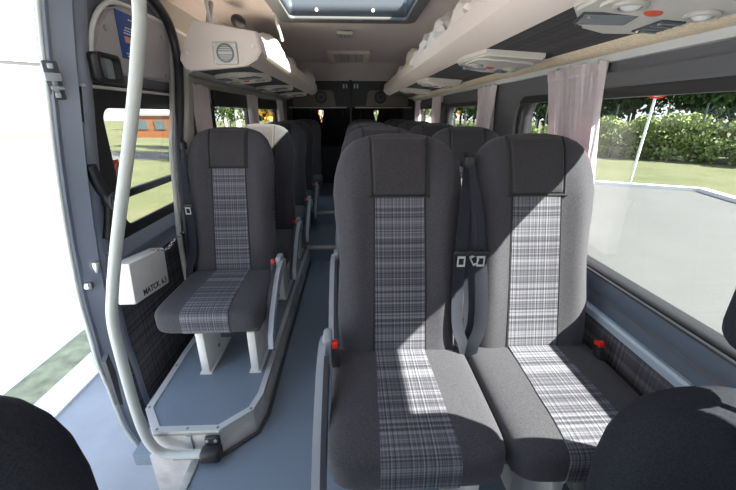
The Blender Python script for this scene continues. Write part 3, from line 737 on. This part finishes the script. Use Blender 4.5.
def make_seat(arm=0, belt=0, legbot=0.0, strands=(0, 1)):
    t = bpy.data.objects.new('passenger_seat', None); COL.objects.link(t); t.empty_display_size = 0.1
    z0 = legbot
    def O(n, bm, m, sm=True): return obj(n, bm, m, t, sm)
    k = 'core'
    if k not in G:
        G['back'] = O('backrest', backrest_bm(), M['fabric']); G['bp'] = O('backrest_panel', patch_bm(-.086, -.080, .086, .080, .004, .515, .0035), M['plaid'])
        G['hp'] = O('headrest_panel', patch_bm(-.090, -.094, .090, .094, .520, .697, .012, .02, 1), M['fabric_pad'])
        G['cu'] = O('seat_cushion', cushion_bm(), M['fabric']); G['cs'] = O('cushion_panel', cushion_strip(.098, .080), M['plaid'])
        b = BM()
        for s in (-1, 1):
            tube(b, [(s*(.092+.004*v), back_front(s*(.092+.004*v), .518+.18*v)-.003, ZB+.518+.18*v) for v in [i/14 for i in range(15)]], .004, 6)
            tube(b, [(s*(.090-.006*v), back_front(s*(.090-.006*v), .515*v)-.001, ZB+.515*v) for v in [i/16 for i in range(17)]], .0022, 6)
        tube(b, [(-.099+.198*v, back_front(-.099+.198*v, .517)-.004, ZB+.517) for v in [i/12 for i in range(13)]], .004, 6)
        G['pi'] = O('piping', b, M['piping'])
        b = BM(); box(b, (0, -.15, .345), (.40, .36, .03), .01); box(b, (0, .10, .40), (.38, .05, .10), .01)
        for s in (-1, 1): box(b, (s*.17, .11, .46), (.03, .05, .16), .008)
        G['fr'] = O('seat_frame', b, M['darkgrey'])
        G[k] = 1
    else:
        for n in ('back', 'bp', 'hp', 'cu', 'cs', 'pi', 'fr'):
            c = G[n].copy(); COL.objects.link(c); c.parent = t
    for s in (-1, 1):
        b = BM(); hh = .335-z0
        lx = .0475+s*.1125
        box(b, (lx, -.245, z0+hh/2), (.036, .18, hh), .004); box(b, (lx, -.11, z0+hh*0.7), (.012, .12, hh*0.55), .002)
        box(b, (lx, -.20, z0+.004), (.055, .28, .008), .002)
        q = obj('leg', b, M['bone'], t)
        b = BM(); disc(b, (lx+.019, -.20, z0+.06), .011, .006, 'X', 10); obj('bolt', b, M['midgrey'], q)
    if arm:
        add_arm(t, arm)
        add_buckle(t, arm*0.218, -0.035)
    else: add_buckle(t, -belt*0.205, -0.045, 0.50, 0.5) if belt else None
    if belt: add_belt(t, belt, strands)
    return t

PX_IN, PX_OUT, PX_S = 0.155, 0.616, -0.622
inner = make_seat(arm=-1, belt=1); outer = make_seat(arm=0, belt=-1, strands=(0,)); single = make_seat(arm=1, belt=-1, legbot=0.114, strands=(0,))
def place(proto, first, x, y, label, group):
    o = proto if first else copy_tree(proto); o.location = (x, y, 0); tag(o, label, 'seat', group); return o
YP = [0.98, 1.72, 2.46, 3.20, 3.94]; YS = [1.675, 2.36, 3.04, 3.72]
inl = ['charcoal passenger seat with plaid centre on the aisle side, foremost of the right-hand pairs', 'aisle-side seat directly behind the foremost aisle-side seat of the right-hand pairs',
       'aisle-side seat of the third right-hand pair, only its dark top edge showing', 'aisle-side seat of the fourth right-hand pair, hidden behind the nearer ones', 'aisle-side seat of the rearmost right-hand pair, before the rear bench row']
oul = ['charcoal passenger seat with sunlit plaid centre beside the large right window, foremost', 'window-side seat seen between the two foremost right-hand seats',
       'window-side seat of the third right-hand pair, dark top edge below the far curtain', 'window-side seat of the fourth right-hand pair, in deep shade', 'window-side seat of the rearmost right-hand pair, before the rear bench row']
sil = ['single charcoal seat with plaid centre beside the sliding doorway, standing on the platform', 'second single seat along the platform, its upper half in bright sun',
       'third single seat along the left windows, dark, with red buckle at the aisle', 'rearmost single seat along the left windows, in deep shade']
for i, y in enumerate(YP):
    dz = 0.0
    place(inner, i == 0, PX_IN, y, inl[i], 'paired seats right of the aisle'); place(outer, i == 0, PX_OUT, y, oul[i], 'paired seats right of the aisle')
for i, y in enumerate(YS): place(single, i == 0, PX_S, y, sil[i], 'single seats left of the aisle')
bench = None
for i, (x, nm) in enumerate(((-0.62, 'against the left wall'), (0.17, 'right of the aisle end'), (0.62, 'against the right wall'))):
    if bench is None: bench = make_seat(0, 0, 0.26); o = bench
    else: o = copy_tree(bench)
    o.location = (x, 4.75, 0.0); tag(o, 'dark seat of the rear row %s, before the rear doors' % nm, 'seat', 'rear row seats')

# ---- cab seats, backs towards us
def cab_seat(x, y, label, w, top, head):
    t = thing('cab_seat', label, 'seat', (x, y, 0.0), 0, 'front cab seats')
    b = BM(); N = 48; rings = []
    for h, ww, dd in [(0, .9, .85), (.1, .97, 1), (.25, 1, 1), (.36, 1, .98), (.44, .97, .93), (.50, .90, .85), (.54, .80, .74), (.57, .66, .60), (.59, .46, .42), (.598, .2, .2)]:
        r = []
        for k in range(N):
            a = 2*PI*k/N; c, s = math.cos(a), math.sin(a)
            r.append(b.verts.new((w*ww*math.copysign(abs(c)**.7, c), 0.12*h+0.085*dd*math.copysign(abs(s)**.8, s), top-0.60+h)))
        rings.append(r)
    for i in range(len(rings)-1):
        for k in range(N): b.faces.new((rings[i][k], rings[i][(k+1) % N], rings[i+1][(k+1) % N], rings[i+1][k]))
    b.faces.new(rings[0][::-1]); b.faces.new(rings[-1]); obj('backrest', b, M['fabric_cab'], t)
    b = BM()
    def P(u, v):
        xx = (-.62+1.24*u)*w; h = .05+.38*v; return (xx, 0.12*h+0.085*math.sqrt(max(0.05, 1-(abs(xx)/w)**2.8))+0.006, top-0.6+h), (0, -1, 0)
    grid_slab(b, P, 12, 10, .01); obj('back_panel', b, M['plaid_wall'], t)
    b = BM(); box(b, (0, -.32, .40), (.46, .46, .14), .05, seg=4); obj('seat_cushion', b, M['fabric_cab'], t)
    b = BM(); box(b, (0, -.30, .16), (.36, .40, .34), .02); obj('seat_base', b, M['darkgrey'], t)
    if head:
        b = BM(); hx, hz, hw, hh = head; box(b, (hx, .02, hz), (hw, .10, hh), .045, seg=5); q = obj('headrest', b, M['fabric_cab'], t)
        b = BM()
        tube(b, [(hx-.05, .0, top-.06), (hx-.05, .01, hz), (hx+.05, .01, hz), (hx+.05, .0, top-.06)], .006, 8)
        obj('headrest_post', b, M['black'], q)
cab_seat(-0.600, 0.33, 'black cab seat by the open doorway, its rounded top seen from behind', 0.19, 0.865, (-.03, 1.03, .24, .17))
cab_seat(0.652, 0.40, 'dark cab seat below the large right window, seen from behind', 0.192, 0.760, (0.045, .965, .24, .16))

# ================================================================== LUGGAGE RACKS
def rack(side, y0, y1, label):
    s = side; t = thing('luggage_rack', label, 'luggage rack', (s*0.66, (y0+y1)/2, 1.47)); off = -Vector(t.location)
    fas = [(s*.520, 1.473), (s*.470, 1.492), (s*.441, 1.530), (s*.446, 1.585), (s*.455, 1.612), (s*.470, 1.612), (s*.462, 1.585), (s*.458, 1.535), (s*.482, 1.506), (s*.525, 1.488)]
    b = BM(); prism(b, fas, y0, y1); q = obj('fascia', b, M['cream'], t); q.location = off
    b = BM(); prism(b, [(s*.520, 1.474), (s*.815, 1.450), (s*.815, 1.462), (s*.520, 1.488)], y0+.012, y1); q = obj('underside', b, M['plaid_dark'], t, smooth=False); q.location = off
    b = BM(); prism(b, [(s*.52, 1.489), (s*.832, 1.50), (s*.832, 1.51), (s*.52, 1.499)], y0+.012, y1); q = obj('shelf_board', b, M['cream'], t, smooth=False); q.location = off
    return t, off
rl, offl = rack(-1, 2.0, 5.1, 'cream overhead rack along the left side with a round vent in its end')
b = BM(); poly = [(-.760, 1.665), (-.455, 1.617), (-.441, 1.530), (-.475, 1.490), (-.520, 1.467), (-.798, 1.443), (-.825, 1.452), (-.843, 1.492), (-.838, 1.51)]
prism(b, poly, 1.985, 2.03); bmesh.ops.bevel(b, geom=[e for e in b.edges if abs(e.verts[0].co.y-1.985) < 1e-4 and abs(e.verts[1].co.y-1.985) < 1e-4], offset=.006, segments=2, affect='EDGES')
q = obj('end_cap', b, M['cream'], rl); q.location = offl
b = BM(); box(b, (-.614, 1.981, 1.521), (.118, .01, .100), .008, seg=3); vp = obj('end_vent', b, M['cream_unit'], rl); vp.location = offl
b = BM(); tube(b, [(-.614+.038*math.cos(k*PI/12), 1.974, 1.521+.038*math.sin(k*PI/12)) for k in range(25)], .005, 8, caps=False); obj('vent_ring', b, M['midgrey'], vp)
b = BM(); disc(b, (-.614, 1.974, 1.521), .034, .004, 'Y', 24); obj('vent_disc', b, M['cream_unit'], vp)
b = BM()
for k in range(-3, 4):
    if k: box(b, (-.614, 1.970, 1.521+k*.009), (2*math.sqrt(.032**2-(k*.009)**2), .006, .0035))
obj('vent_slat', b, M['midgrey'], vp, smooth=False)
for x, z in ((-.80, 1.52), (-.478, 1.553), (-.665, 1.555), (-.565, 1.555), (-.665, 1.482), (-.565, 1.482)):
    b = BM(); disc(b, (x, 1.976 if abs(x) < .7 and abs(x) > .5 else 1.984, z), .0085 if abs(x) > .7 or abs(x) < .5 else .004, .006, 'Y', 12); q = obj('screw', b, M['white'], rl); q.location = offl
rr, offr = rack(1, 0.40, 5.1, 'long cream overhead rack along the right side above the window seats')

# vent and lamp units under the racks
def vent_unit():
    t = bpy.data.objects.new('vent_unit', None); COL.objects.link(t)
    out = [(-.12, -.25), (.10, -.28), (.13, -.22), (.135, .14), (.10, .185), (.03, .21), (-.05, .18), (-.145, .055), (-.150, -.06)]
    b = BM(); prism(b, out, -.020, .002, 'Z'); bmesh.ops.bevel(b, geom=[e for e in b.edges if e.verts[0].co.z < -.018 and e.verts[1].co.z < -.018], offset=.007, segments=2, affect='EDGES'); obj('housing', b, M['cream_unit'], t)
    for x, y, a, w, d, ns in ((-.055, .075, -.30, .115, .085, 7), (.090, .095, -.10, .055, .105, 4)):
        b = BM(); R_ = Matrix.Rotation(a, 3, 'Z'); box(b, (x, y, -.0215), (w, d, .005), .002, R_); q = obj('grille', b, M['darkgrey'], t)
        b = BM()
        for k in range(ns):
            v = R_ @ Vector((0, -d/2+d*(k+.5)/ns, 0)); box(b, (x+v.x, y+v.y, -.0245), (w*.9, .003, .003), 0, R_)
        obj('grille_slat', b, M['midgrey'], q, smooth=False)
        for k in (-1, 1):
            v = R_ @ Vector((-w*.36, k*d*.36, 0)); b = BM(); disc(b, (x+v.x, y+v.y, -.0265), .005, .004, 'Z', 10); obj('screw', b, M['chrome'], q)
    b = BM(); prism(b, rrect(-.125, .125, -.19, .02, .04), -.026, -.018, 'Z'); obj('lamp_panel', b, M['cream_unit'], t)
    for x, y in ((-.085, -.045), (.075, -.035)):
        b = BM(); tube(b, [(x+.026*math.cos(k*PI/10), y+.026*math.sin(k*PI/10), -.029) for k in range(21)], .006, 8, caps=False); q = obj('reading_lamp', b, M['greytrim'], t)
        b = BM(); bmesh.ops.create_uvsphere(b, u_segments=14, v_segments=8, radius=.021, matrix=Matrix.Translation((x, y, -.026)) @ Matrix.Diagonal((1, 1, .6, 1))); obj('lens', b, M['lens'], q)
    b = BM(); bmesh.ops.create_uvsphere(b, u_segments=14, v_segments=8, radius=.017, matrix=Matrix.Translation((-.01, -.012, -.027)) @ Matrix.Diagonal((1.1, .8, .35, 1))); obj('call_button', b, M['redsticker'], t)
    return t
vu = vent_unit(); first = True
spots = [(1, .640, .830, 'nearest vent and lamp unit under the right rack, red button in its middle'), (1, .640, 1.74, 'second vent and lamp unit from the front under the right rack'),
         (1, .650, 2.85, 'third vent and lamp unit from the front under the right rack'), (1, .650, 3.85, 'farthest vent and lamp unit under the right rack'),
         (-1, .665, 2.45, 'nearest vent and lamp unit under the left rack, just behind its end'), (-1, .665, 3.40, 'middle vent and lamp unit under the left rack'), (-1, .665, 4.45, 'farthest vent and lamp unit under the left rack')]
for s, x, y, lb in spots:
    o = vu if first else copy_tree(vu); first = False
    o.location = (s*x, y, 1.4615); o.rotation_euler = (0, math.radians(4.6)*s, 0 if s > 0 else PI)
    if s < 0: o.rotation_euler = (0, math.radians(4.6), PI)
    tag(o, lb, 'vent unit', 'vent and lamp units under the racks')

# ---- crumpled bags on the racks
def lump(name, c, s, m, seed, label, cat, amp=.28, grp='bags stuffed on the racks'):
    b = BM(); bmesh.ops.create_icosphere(b, subdivisions=4, radius=1.0)
    for v in b.verts:
        d = v.co.normalized(); n1 = noise.noise(d*1.6+Vector((seed, 0, 0))); n2 = abs(noise.noise(d*4.0+Vector((0, seed, 0))))
        r = 1+amp*n1-amp*.8*n2+0.04*noise.noise(d*11+Vector((seed, seed, 0)))
        q = d*r; q.z = max(q.z, -.62); v.co = Vector((q.x*s[0], q.y*s[1], (q.z+.62)*s[2]))
    o = obj(name, b, m); o.location = c; tag(o, label, cat, grp); return o
lump('plastic_bag', (.61, 1.80, 1.505), (.16, .24, .17), M['bag'], 1.3, 'crumpled cream plastic bag nearest the hatch on the right rack', 'bag')
lump('plastic_bag', (.595, 2.28, 1.505), (.15, .22, .165), M['bag'], 4.1, 'crumpled cream plastic bag second from the front on the right rack', 'bag')
lump('plastic_bag', (.585, 2.75, 1.505), (.14, .22, .155), M['bagwhite'], 7.7, 'crumpled white plastic bag in the middle of the right rack', 'bag')
lump('plastic_bag', (.585, 3.30, 1.505), (.14, .28, .16), M['bag'], 9.2, 'crumpled pale bag farther back on the right rack', 'bag')
lump('plastic_bag', (.575, 3.98, 1.505), (.12, .30, .12), M['bagwhite'], 12.2, 'flattened white bag near the rear of the right rack', 'bag')
lump('pillow', (-.59, 2.80, 1.505), (.13, .22, .155), M['bagwhite'], 3.3, 'white wrapped pillow standing on the front of the left rack', 'pillow', .12)
lump('plastic_bag', (-.57, 3.42, 1.505), (.12, .24, .13), M['bagwhite'], 5.9, 'white plastic bag behind the pillow on the left rack', 'bag')
lump('plastic_bag', (-.53, 4.50, 1.505), (.12, .20, .14), M['bagwhite'], 8.4, 'round pale bag at the rear of the left rack', 'bag', .1)
b = BM(); box(b, (0, 0, .07), (.10, .10, .14), .004); o = obj('cardboard_box', b, M['brown']); o.location = (.53, 4.75, 1.503); tag(o, 'small brown cardboard box at the rear end of the right rack', 'box')

# ---- ceiling fittings
cl = thing('ceiling_lamp', 'square pale grilled lamp in the ceiling towards the rear', 'ceiling lamp', (-.015, 4.5, 1.855))
q = holed('bezel', rrect(-.23, .23, -.42, .42, .03), [rrect(-.165, .165, -.34, .34, .015)], -.028, .0, M['cream'], cl, 'Z')
b = BM(); box(b, (0, 0, -.006), (.34, .69, .004)); obj('diffuser', b, M['wallgrey'], cl, smooth=False)
b = BM()
for k in range(-3, 4): box(b, (0, k*.09, -.018), (.33, .022, .012))
for k in range(-1, 2): box(b, (k*.085, 0, -.018), (.012, .68, .012))
obj('grille', b, M['greytrim'], cl, smooth=False)
cb = thing('ceiling_sensor', 'small beige plastic box on the ceiling behind the hatch', 'sensor', (-.04, 3.22, 1.85))
b = BM(); box(b, (0, 0, -.012), (.13, .13, .03), .01); obj('cover', b, M['greytrim'], cb)
b = BM()
for k in (-1, 0, 1): box(b, (k*.03, 0, -.029), (.012, .09, .005), .002)
obj('slot', b, M['midgrey'], cb)
gh = thing('roof_bracket', 'small curved metal handle on the left roof curve above the rack end', 'bracket', (-.70, 2.12, 1.675))
b = BM(); tube(b, spline([(-.015, 0, .10), (-.012, -.03, .09), (-.005, -.04, .04), (0, -.035, -.02), (0.0, .0, -.04)], 5), .008, 8); obj('grip', b, M['alu_pale'], gh)
b = BM(); box(b, (-.02, 0.01, .03), (.03, .02, .15), .008, Matrix.Rotation(.25, 3, 'Y')); obj('back_plate', b, M['greytrim'], gh)
b = BM(); bmesh.ops.create_uvsphere(b, u_segments=24, v_segments=12, radius=1, matrix=Matrix.Translation((-.66, 2.45, 1.755)) @ Matrix.Rotation(.4, 4, 'Y') @ Matrix.Diagonal((.04, .075, .035, 1)))
tag(obj('roof_plug', b, M['black']), 'black oval plug on the left roof curve above the rack', 'plug')
b = BM(); tube(b, spline([(-.47, 2.62, 1.835), (-.465, 2.62, 1.79), (-.455, 2.66, 1.74), (-.45, 2.70, 1.70)], 5), .009, 8); box(b, (-.47, 2.62, 1.84), (.04, .05, .015), .004)
tag(obj('strut', b, M['alu_pale']), 'pale metal strut hanging from the ceiling to the left rack edge', 'strut')

# ================================================================== CURTAINS
def curtain(side, y0, y1, z0, z1, label, nf, y0b=None, y1b=None, rough=1.0):
    y0b = y0 if y0b is None else y0b; y1b = y1 if y1b is None else y1b; x = side*(XW-.027)
    t = thing('curtain', label, 'curtain', (x, (y0+y1)/2, z0), 0, 'pink side curtains'); off = -Vector(t.location)
    b = BM(); ph = random.random()*6
    def P(u, v):
        e = (1-v)**1.0; ya = y0+(y0b-y0)*min(1, e*1.4); yb = y1+(y1b-y1)*min(1, e*1.4)
        pinch = 0.02*math.exp(-((v-.93)/.03)**2)
        y = ya+(yb-ya)*u+0.006*math.sin(u*nf*2*PI+1)*e
        am = .022*(0.75+.4*math.sin(u*9+ph+v*2))
        fr = 0.006*math.sin(u*nf*4.3*PI+v*3)*(1 if v < .95 else 1.6)
        return (x-side*(am*math.sin(u*nf*2*PI+0.6*math.sin(v*3+ph))+fr), y, z0+(z1-z0)*v+(0.006*math.sin(u*nf*3.3) if v > .99 else 0)), (side, 0, 0)
    grid_slab(b, P, nf*14, 26, .0025); q = obj('cloth', b, M['curtain'], t); q.location = off
    for k in range(4):
        b = BM(); box(b, (x+side*.006, y0+(y1-y0)*(k+.5)/4, z1+.004), (.012, .008, .016), .002)
        q = obj('hook', b, M['palegrey'], t); q.location = off
    b = BM(); grid_slab(b, lambda u, v: (P(u, .945+.02*v)[0][0]-side*.003, P(u, .945)[0][1], z0+(z1-z0)*(.945+.012*v)) and ((P(u, .945)[0][0]-side*.0025, P(u, .945)[0][1], z0+(z1-z0)*(.945+.012*v)), (side, 0, 0)), nf*14, 2, .002)
    q = obj('heading_tape', b, M['curtain'], t); q.location = off
curtain(1, 1.30, 1.65, .72, 1.408, 'gathered dusty pink curtain at the large right window behind the outer seat', 15, 1.235, 1.50)
curtain(1, 2.27, 2.57, .72, 1.400, 'gathered pink curtain at the pillar of the second right window', 7, 2.27, 2.52)
curtain(1, 3.62, 3.96, .72, 1.398, 'narrow pink curtain between the second and third right windows', 7)
curtain(1, 4.72, 4.98, .72, 1.398, 'farthest pink curtain on the right, by the rear corner', 5)
curtain(-1, 2.13, 2.36, .72, 1.392, 'nearest mauve curtain on the left, behind the doorway post', 6)
curtain(-1, 3.24, 3.56, .72, 1.392, 'middle mauve curtain on the left between two windows', 6)
curtain(-1, 4.50, 4.85, .72, 1.392, 'farthest mauve curtain on the left, by the rear corner', 6)

# ================================================================== OUTSIDE
ZG = -0.60
b = BM(); prism(b, [(-90, -60), (90, -60), (90, 110), (-90, 110)], ZG-.1, ZG, 'Z'); g = obj('ground', b, M['grass'], smooth=False); struct(g)
def slab(name, poly, z1, m):
    b = BM(); prism(b, poly, ZG-.02, ZG+z1, 'Z'); return struct(obj(name, b, m, smooth=False))
slab('ground', [(-1.92, -30), (1.4, -30), (1.4, 12.5), (-1.92, 12.5)], .010, M['asphalt'])
slab('ground', [(1.4, -30), (30, -30), (8.05, 4.5), (8.45, 7.2), (8.72, 8.3), (1.4, 12.2)], .012, M['concrete'])
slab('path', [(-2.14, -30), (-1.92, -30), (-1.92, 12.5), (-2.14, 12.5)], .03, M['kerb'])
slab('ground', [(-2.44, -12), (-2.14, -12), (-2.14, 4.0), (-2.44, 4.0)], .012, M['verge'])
slab('ground', [(-3.7, -12), (-2.44, -12), (-2.44, 3.2), (-3.7, 4.9)], .016, M['kerb'])  # ground strip coloured white to offset the bus's cast shadow, no kerb
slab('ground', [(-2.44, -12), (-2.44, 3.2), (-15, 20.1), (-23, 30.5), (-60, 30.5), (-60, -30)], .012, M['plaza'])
slab('road', [(-60, 17.3), (-8, 15.6), (-2.2, 15.2), (-2.2, 17.5), (-8, 18.8), (-60, 21.5)], .014, M['concrete'])
def kerb(p, q):
    p, q = Vector(p), Vector(q); d = (q-p).normalized(); n = Vector((-d.y, d.x))*.09
    b = BM(); prism(b, [tuple(p+n), tuple(q+n), tuple(q-n), tuple(p-n)], ZG-.02, ZG+.10, 'Z'); struct(obj('kerb', b, M['kerb'], smooth=False))
kerb((1.4, 12.25), (8.78, 8.36)); kerb((8.78, 8.36), (8.50, 7.2)); kerb((8.50, 7.2), (8.05, 4.4))

def leaves_bm(b, c, r, n, sz, rng):
    for _ in range(n):
        d = Vector((rng.gauss(0, 1), rng.gauss(0, 1), rng.gauss(0, 1))).normalized()*(rng.random()**.4)
        p = Vector((c[0]+d.x*r[0], c[1]+d.y*r[1], c[2]+d.z*r[2]))
        a = Vector((rng.gauss(0, 1), rng.gauss(0, 1), rng.gauss(0, .7))).normalized(); e = a.orthogonal().normalized(); s = sz*(.6+.8*rng.random())
        e = Matrix.Rotation(rng.random()*6, 3, a) @ e; f = a.cross(e)
        b.faces.new([b.verts.new(p+e*s), b.verts.new(p+f*s*.6), b.verts.new(p-e*s), b.verts.new(p-f*s*.6)])
def plant(kind, leafm, h, w, n, sz, seed, trunk=None, clumps=6):
    rng = random.Random(seed); t = bpy.data.objects.new(kind, None); COL.objects.link(t)
    b = BM(); z0 = h*.35 if trunk else h*.05
    for k in range(clumps):
        a = rng.random()*6.28; rad = w*.32*rng.random(); z = z0+(h-z0)*(k+.5)/clumps; ww = w*(.30+.18*math.sin(PI*(k+.7)/clumps))
        leaves_bm(b, (rad*math.cos(a), rad*math.sin(a), z), (ww, ww, (h-z0)*.24), n//clumps, sz, rng)
    obj('foliage', b, leafm, t, smooth=False)
    b = BM(); tm = trunk or M['bark']
    if trunk:
        tube(b, spline([(0, 0, 0), (w*.02, 0, h*.3), (-w*.02, 0, h*.6), (0, 0, h*.95)], 4), [0.02*h*.7*(1-i/14) for i in range(13)], 8); obj('trunk', b, tm, t)
    else:
        for k in range(5):
            a = k*1.26; tube(b, [(0, 0, 0), (w*.1*math.cos(a), w*.1*math.sin(a), h*.4), (w*.25*math.cos(a), w*.25*math.sin(a), h*.85)], [.02, .014, .005], 6)
        obj('stem', b, tm, t)
    return t
dark = plant('dense_tree', M['leaf_dark'], 7.5, 3.4, 5600, .20, 1, M['bark'], 8)
mid = plant('dense_tree', M['leaf'], 6.0, 3.4, 3600, .15, 2, M['bark'], 8)
birch = plant('birch_tree', M['leaf'], 7.5, 2.4, 1500, .11, 3, M['birch'], 7)
shr = plant('shrub', M['leaf_pale'], 1.5, 1.4, 2200, .07, 4)
def spread(proto, pts, labels, cat, group, used):
    for i, (x, y, sc, rz) in enumerate(pts):
        o = proto if (i == 0 and not used) else copy_tree(proto)
        o.location = (x, y, ZG); o.scale = (sc, sc, sc); o.rotation_euler = (0, 0, rz); tag(o, labels, cat, group)
rng = random.Random(11)
def line(n, x0, y0, x1, y1, jit, s0, s1):
    return [(x0+(x1-x0)*i/(n-1)+rng.uniform(-jit, jit), y0+(y1-y0)*i/(n-1)+rng.uniform(-jit, jit), rng.uniform(s0, s1), rng.random()*6) for i in range(n)]
spread(dark, line(13, 8, 36, 32, 5, .25, 1.1, 1.35), 'dense dark green tree in the wood beyond the right-hand grass', 'tree', 'dark trees behind the lot', False)
spread(mid, line(9, 3, 31, 25, 6, .3, .8, 1.1), 'mid green tree at the edge of the wood beyond the right-hand grass', 'tree', 'mid green trees behind the lot', False)
spread(birch, line(8, 4.5, 24, 15, 17.5, .7, .7, 1.0), 'slim birch with a pale trunk behind the shrubs on the right', 'tree', 'birches behind the shrubs', False)
spread(shr, line(25, 3, 25.5, 22, 5.5, .2, .75, 1.15), 'pale green bushy shrub along the fence at the grass edge', 'shrub', 'shrubs along the grass edge', False)
fence = [(3.4+18.5*i/9, 24.0-18.3*i/9) for i in range(10)]
fp = None
for i, (x, y) in enumerate(fence):
    if fp is None:
        b = BM(); tube(b, [(0, 0, 0), (0, 0, 2.2)], .035, 8); disc(b, (0, 0, 2.21), .045, .03, 'Z', 8); fp = obj('fence_post', b, M['darkgrey']); o = fp
    else: o = fp.copy(); COL.objects.link(o)
    o.location = (x, y, ZG); tag(o, 'slim dark fence post among the shrubs at the grass edge', 'fence post', 'fence posts among the shrubs')
# road sign
sg = thing('road_sign', 'round white red-rimmed road sign on a pale pole beyond the kerb', 'road sign', (7.85, 9.55, ZG))
b = BM(); tube(b, [(0, 0, 0), (.11, .02, 2.4)], .034, 10); obj('pole', b, M['white'], sg)
RS = Matrix.Rotation(math.atan2(8.05, 9.62)*-1+PI, 4, 'Z')
b = BM(); disc(b, (0, 0, 0), .29, .012, 'Y', 32); q = obj('sign_plate', b, M['white'], sg); q.matrix_local = Matrix.Translation((.11, .0, 2.50)) @ RS
b = BM(); tube(b, [(.265*math.cos(k*PI/16), .008, .265*math.sin(k*PI/16)) for k in range(33)], .026, 8, caps=False); obj('rim', b, M['red'], q)
# left side: trees, shed, pale building
spread(mid, line(5, -24, 46, -5, 42, .5, .7, .95), 'distant green tree beyond the road on the left', 'tree', 'distant trees on the left', True)
spread(birch, [(-5.2, 15.5, .8, 0), (-6.4, 17, .8, 1), (-4.3, 14.2, .75, 2), (-7.6, 20, .9, 3), (-5.6, 19.0, .85, 4)], 'slim birch with a pale trunk beyond the left windows', 'tree', 'birches on the left', True)
ob = thing('low_building', 'long low orange building beyond the meadow on the left', 'building', (-15.6, 31, ZG), math.radians(-6))
b = BM(); box(b, (0, 1.5, .85), (4.6, 3, 1.7)); obj('wall', b, M['orange'], ob, smooth=False)
b = BM(); prism(b, [(-0.1, 1.7), (3.1, 1.7), (3.1, 1.85), (1.5, 2.3), (-0.1, 1.85)], -2.4, 2.4, 'X'); obj('roof', b, M['facade'], ob, smooth=False)
for k in range(3):
    b = BM(); box(b, (-1.5+1.5*k, -.02, 1.0), (.9, .06, .7)); obj('window', b, M['facadeglass'], ob, smooth=False)
pb = thing('office_building', 'pale washed-out building with glass panels beyond the open doorway', 'building', (-37, 32, ZG), math.radians(40))
b = BM(); box(b, (0, 4, 3.2), (24, 8, 6.4)); obj('wall', b, M['facade'], pb, smooth=False)
b = BM(); box(b, (0, 4, 6.5), (24.6, 8.6, .3)); obj('roof', b, M['midgrey'], pb, smooth=False)
for k in range(8):
    b = BM(); box(b, (-10+2.6*k, -.02, 2.6), (1.8, .08, 2.0)); obj('window', b, M['facadeglass'], pb, smooth=False)
yb = plant('shrub', M['leaf_yellow'], 2.6, 1.8, 1600, .08, 9); yb.location = (-1.05, 9.0, ZG); yb.scale = (1.1, 1.1, 1.1); tag(yb, 'yellow shrub showing through the left gap of the rear curtains', 'shrub')
gb = copy_tree(shr); gb.location = (.85, 9.5, ZG); gb.scale = (1.6, 1.6, 1.9); tag(gb, 'green shrub showing through the right gap of the rear curtains', 'shrub')
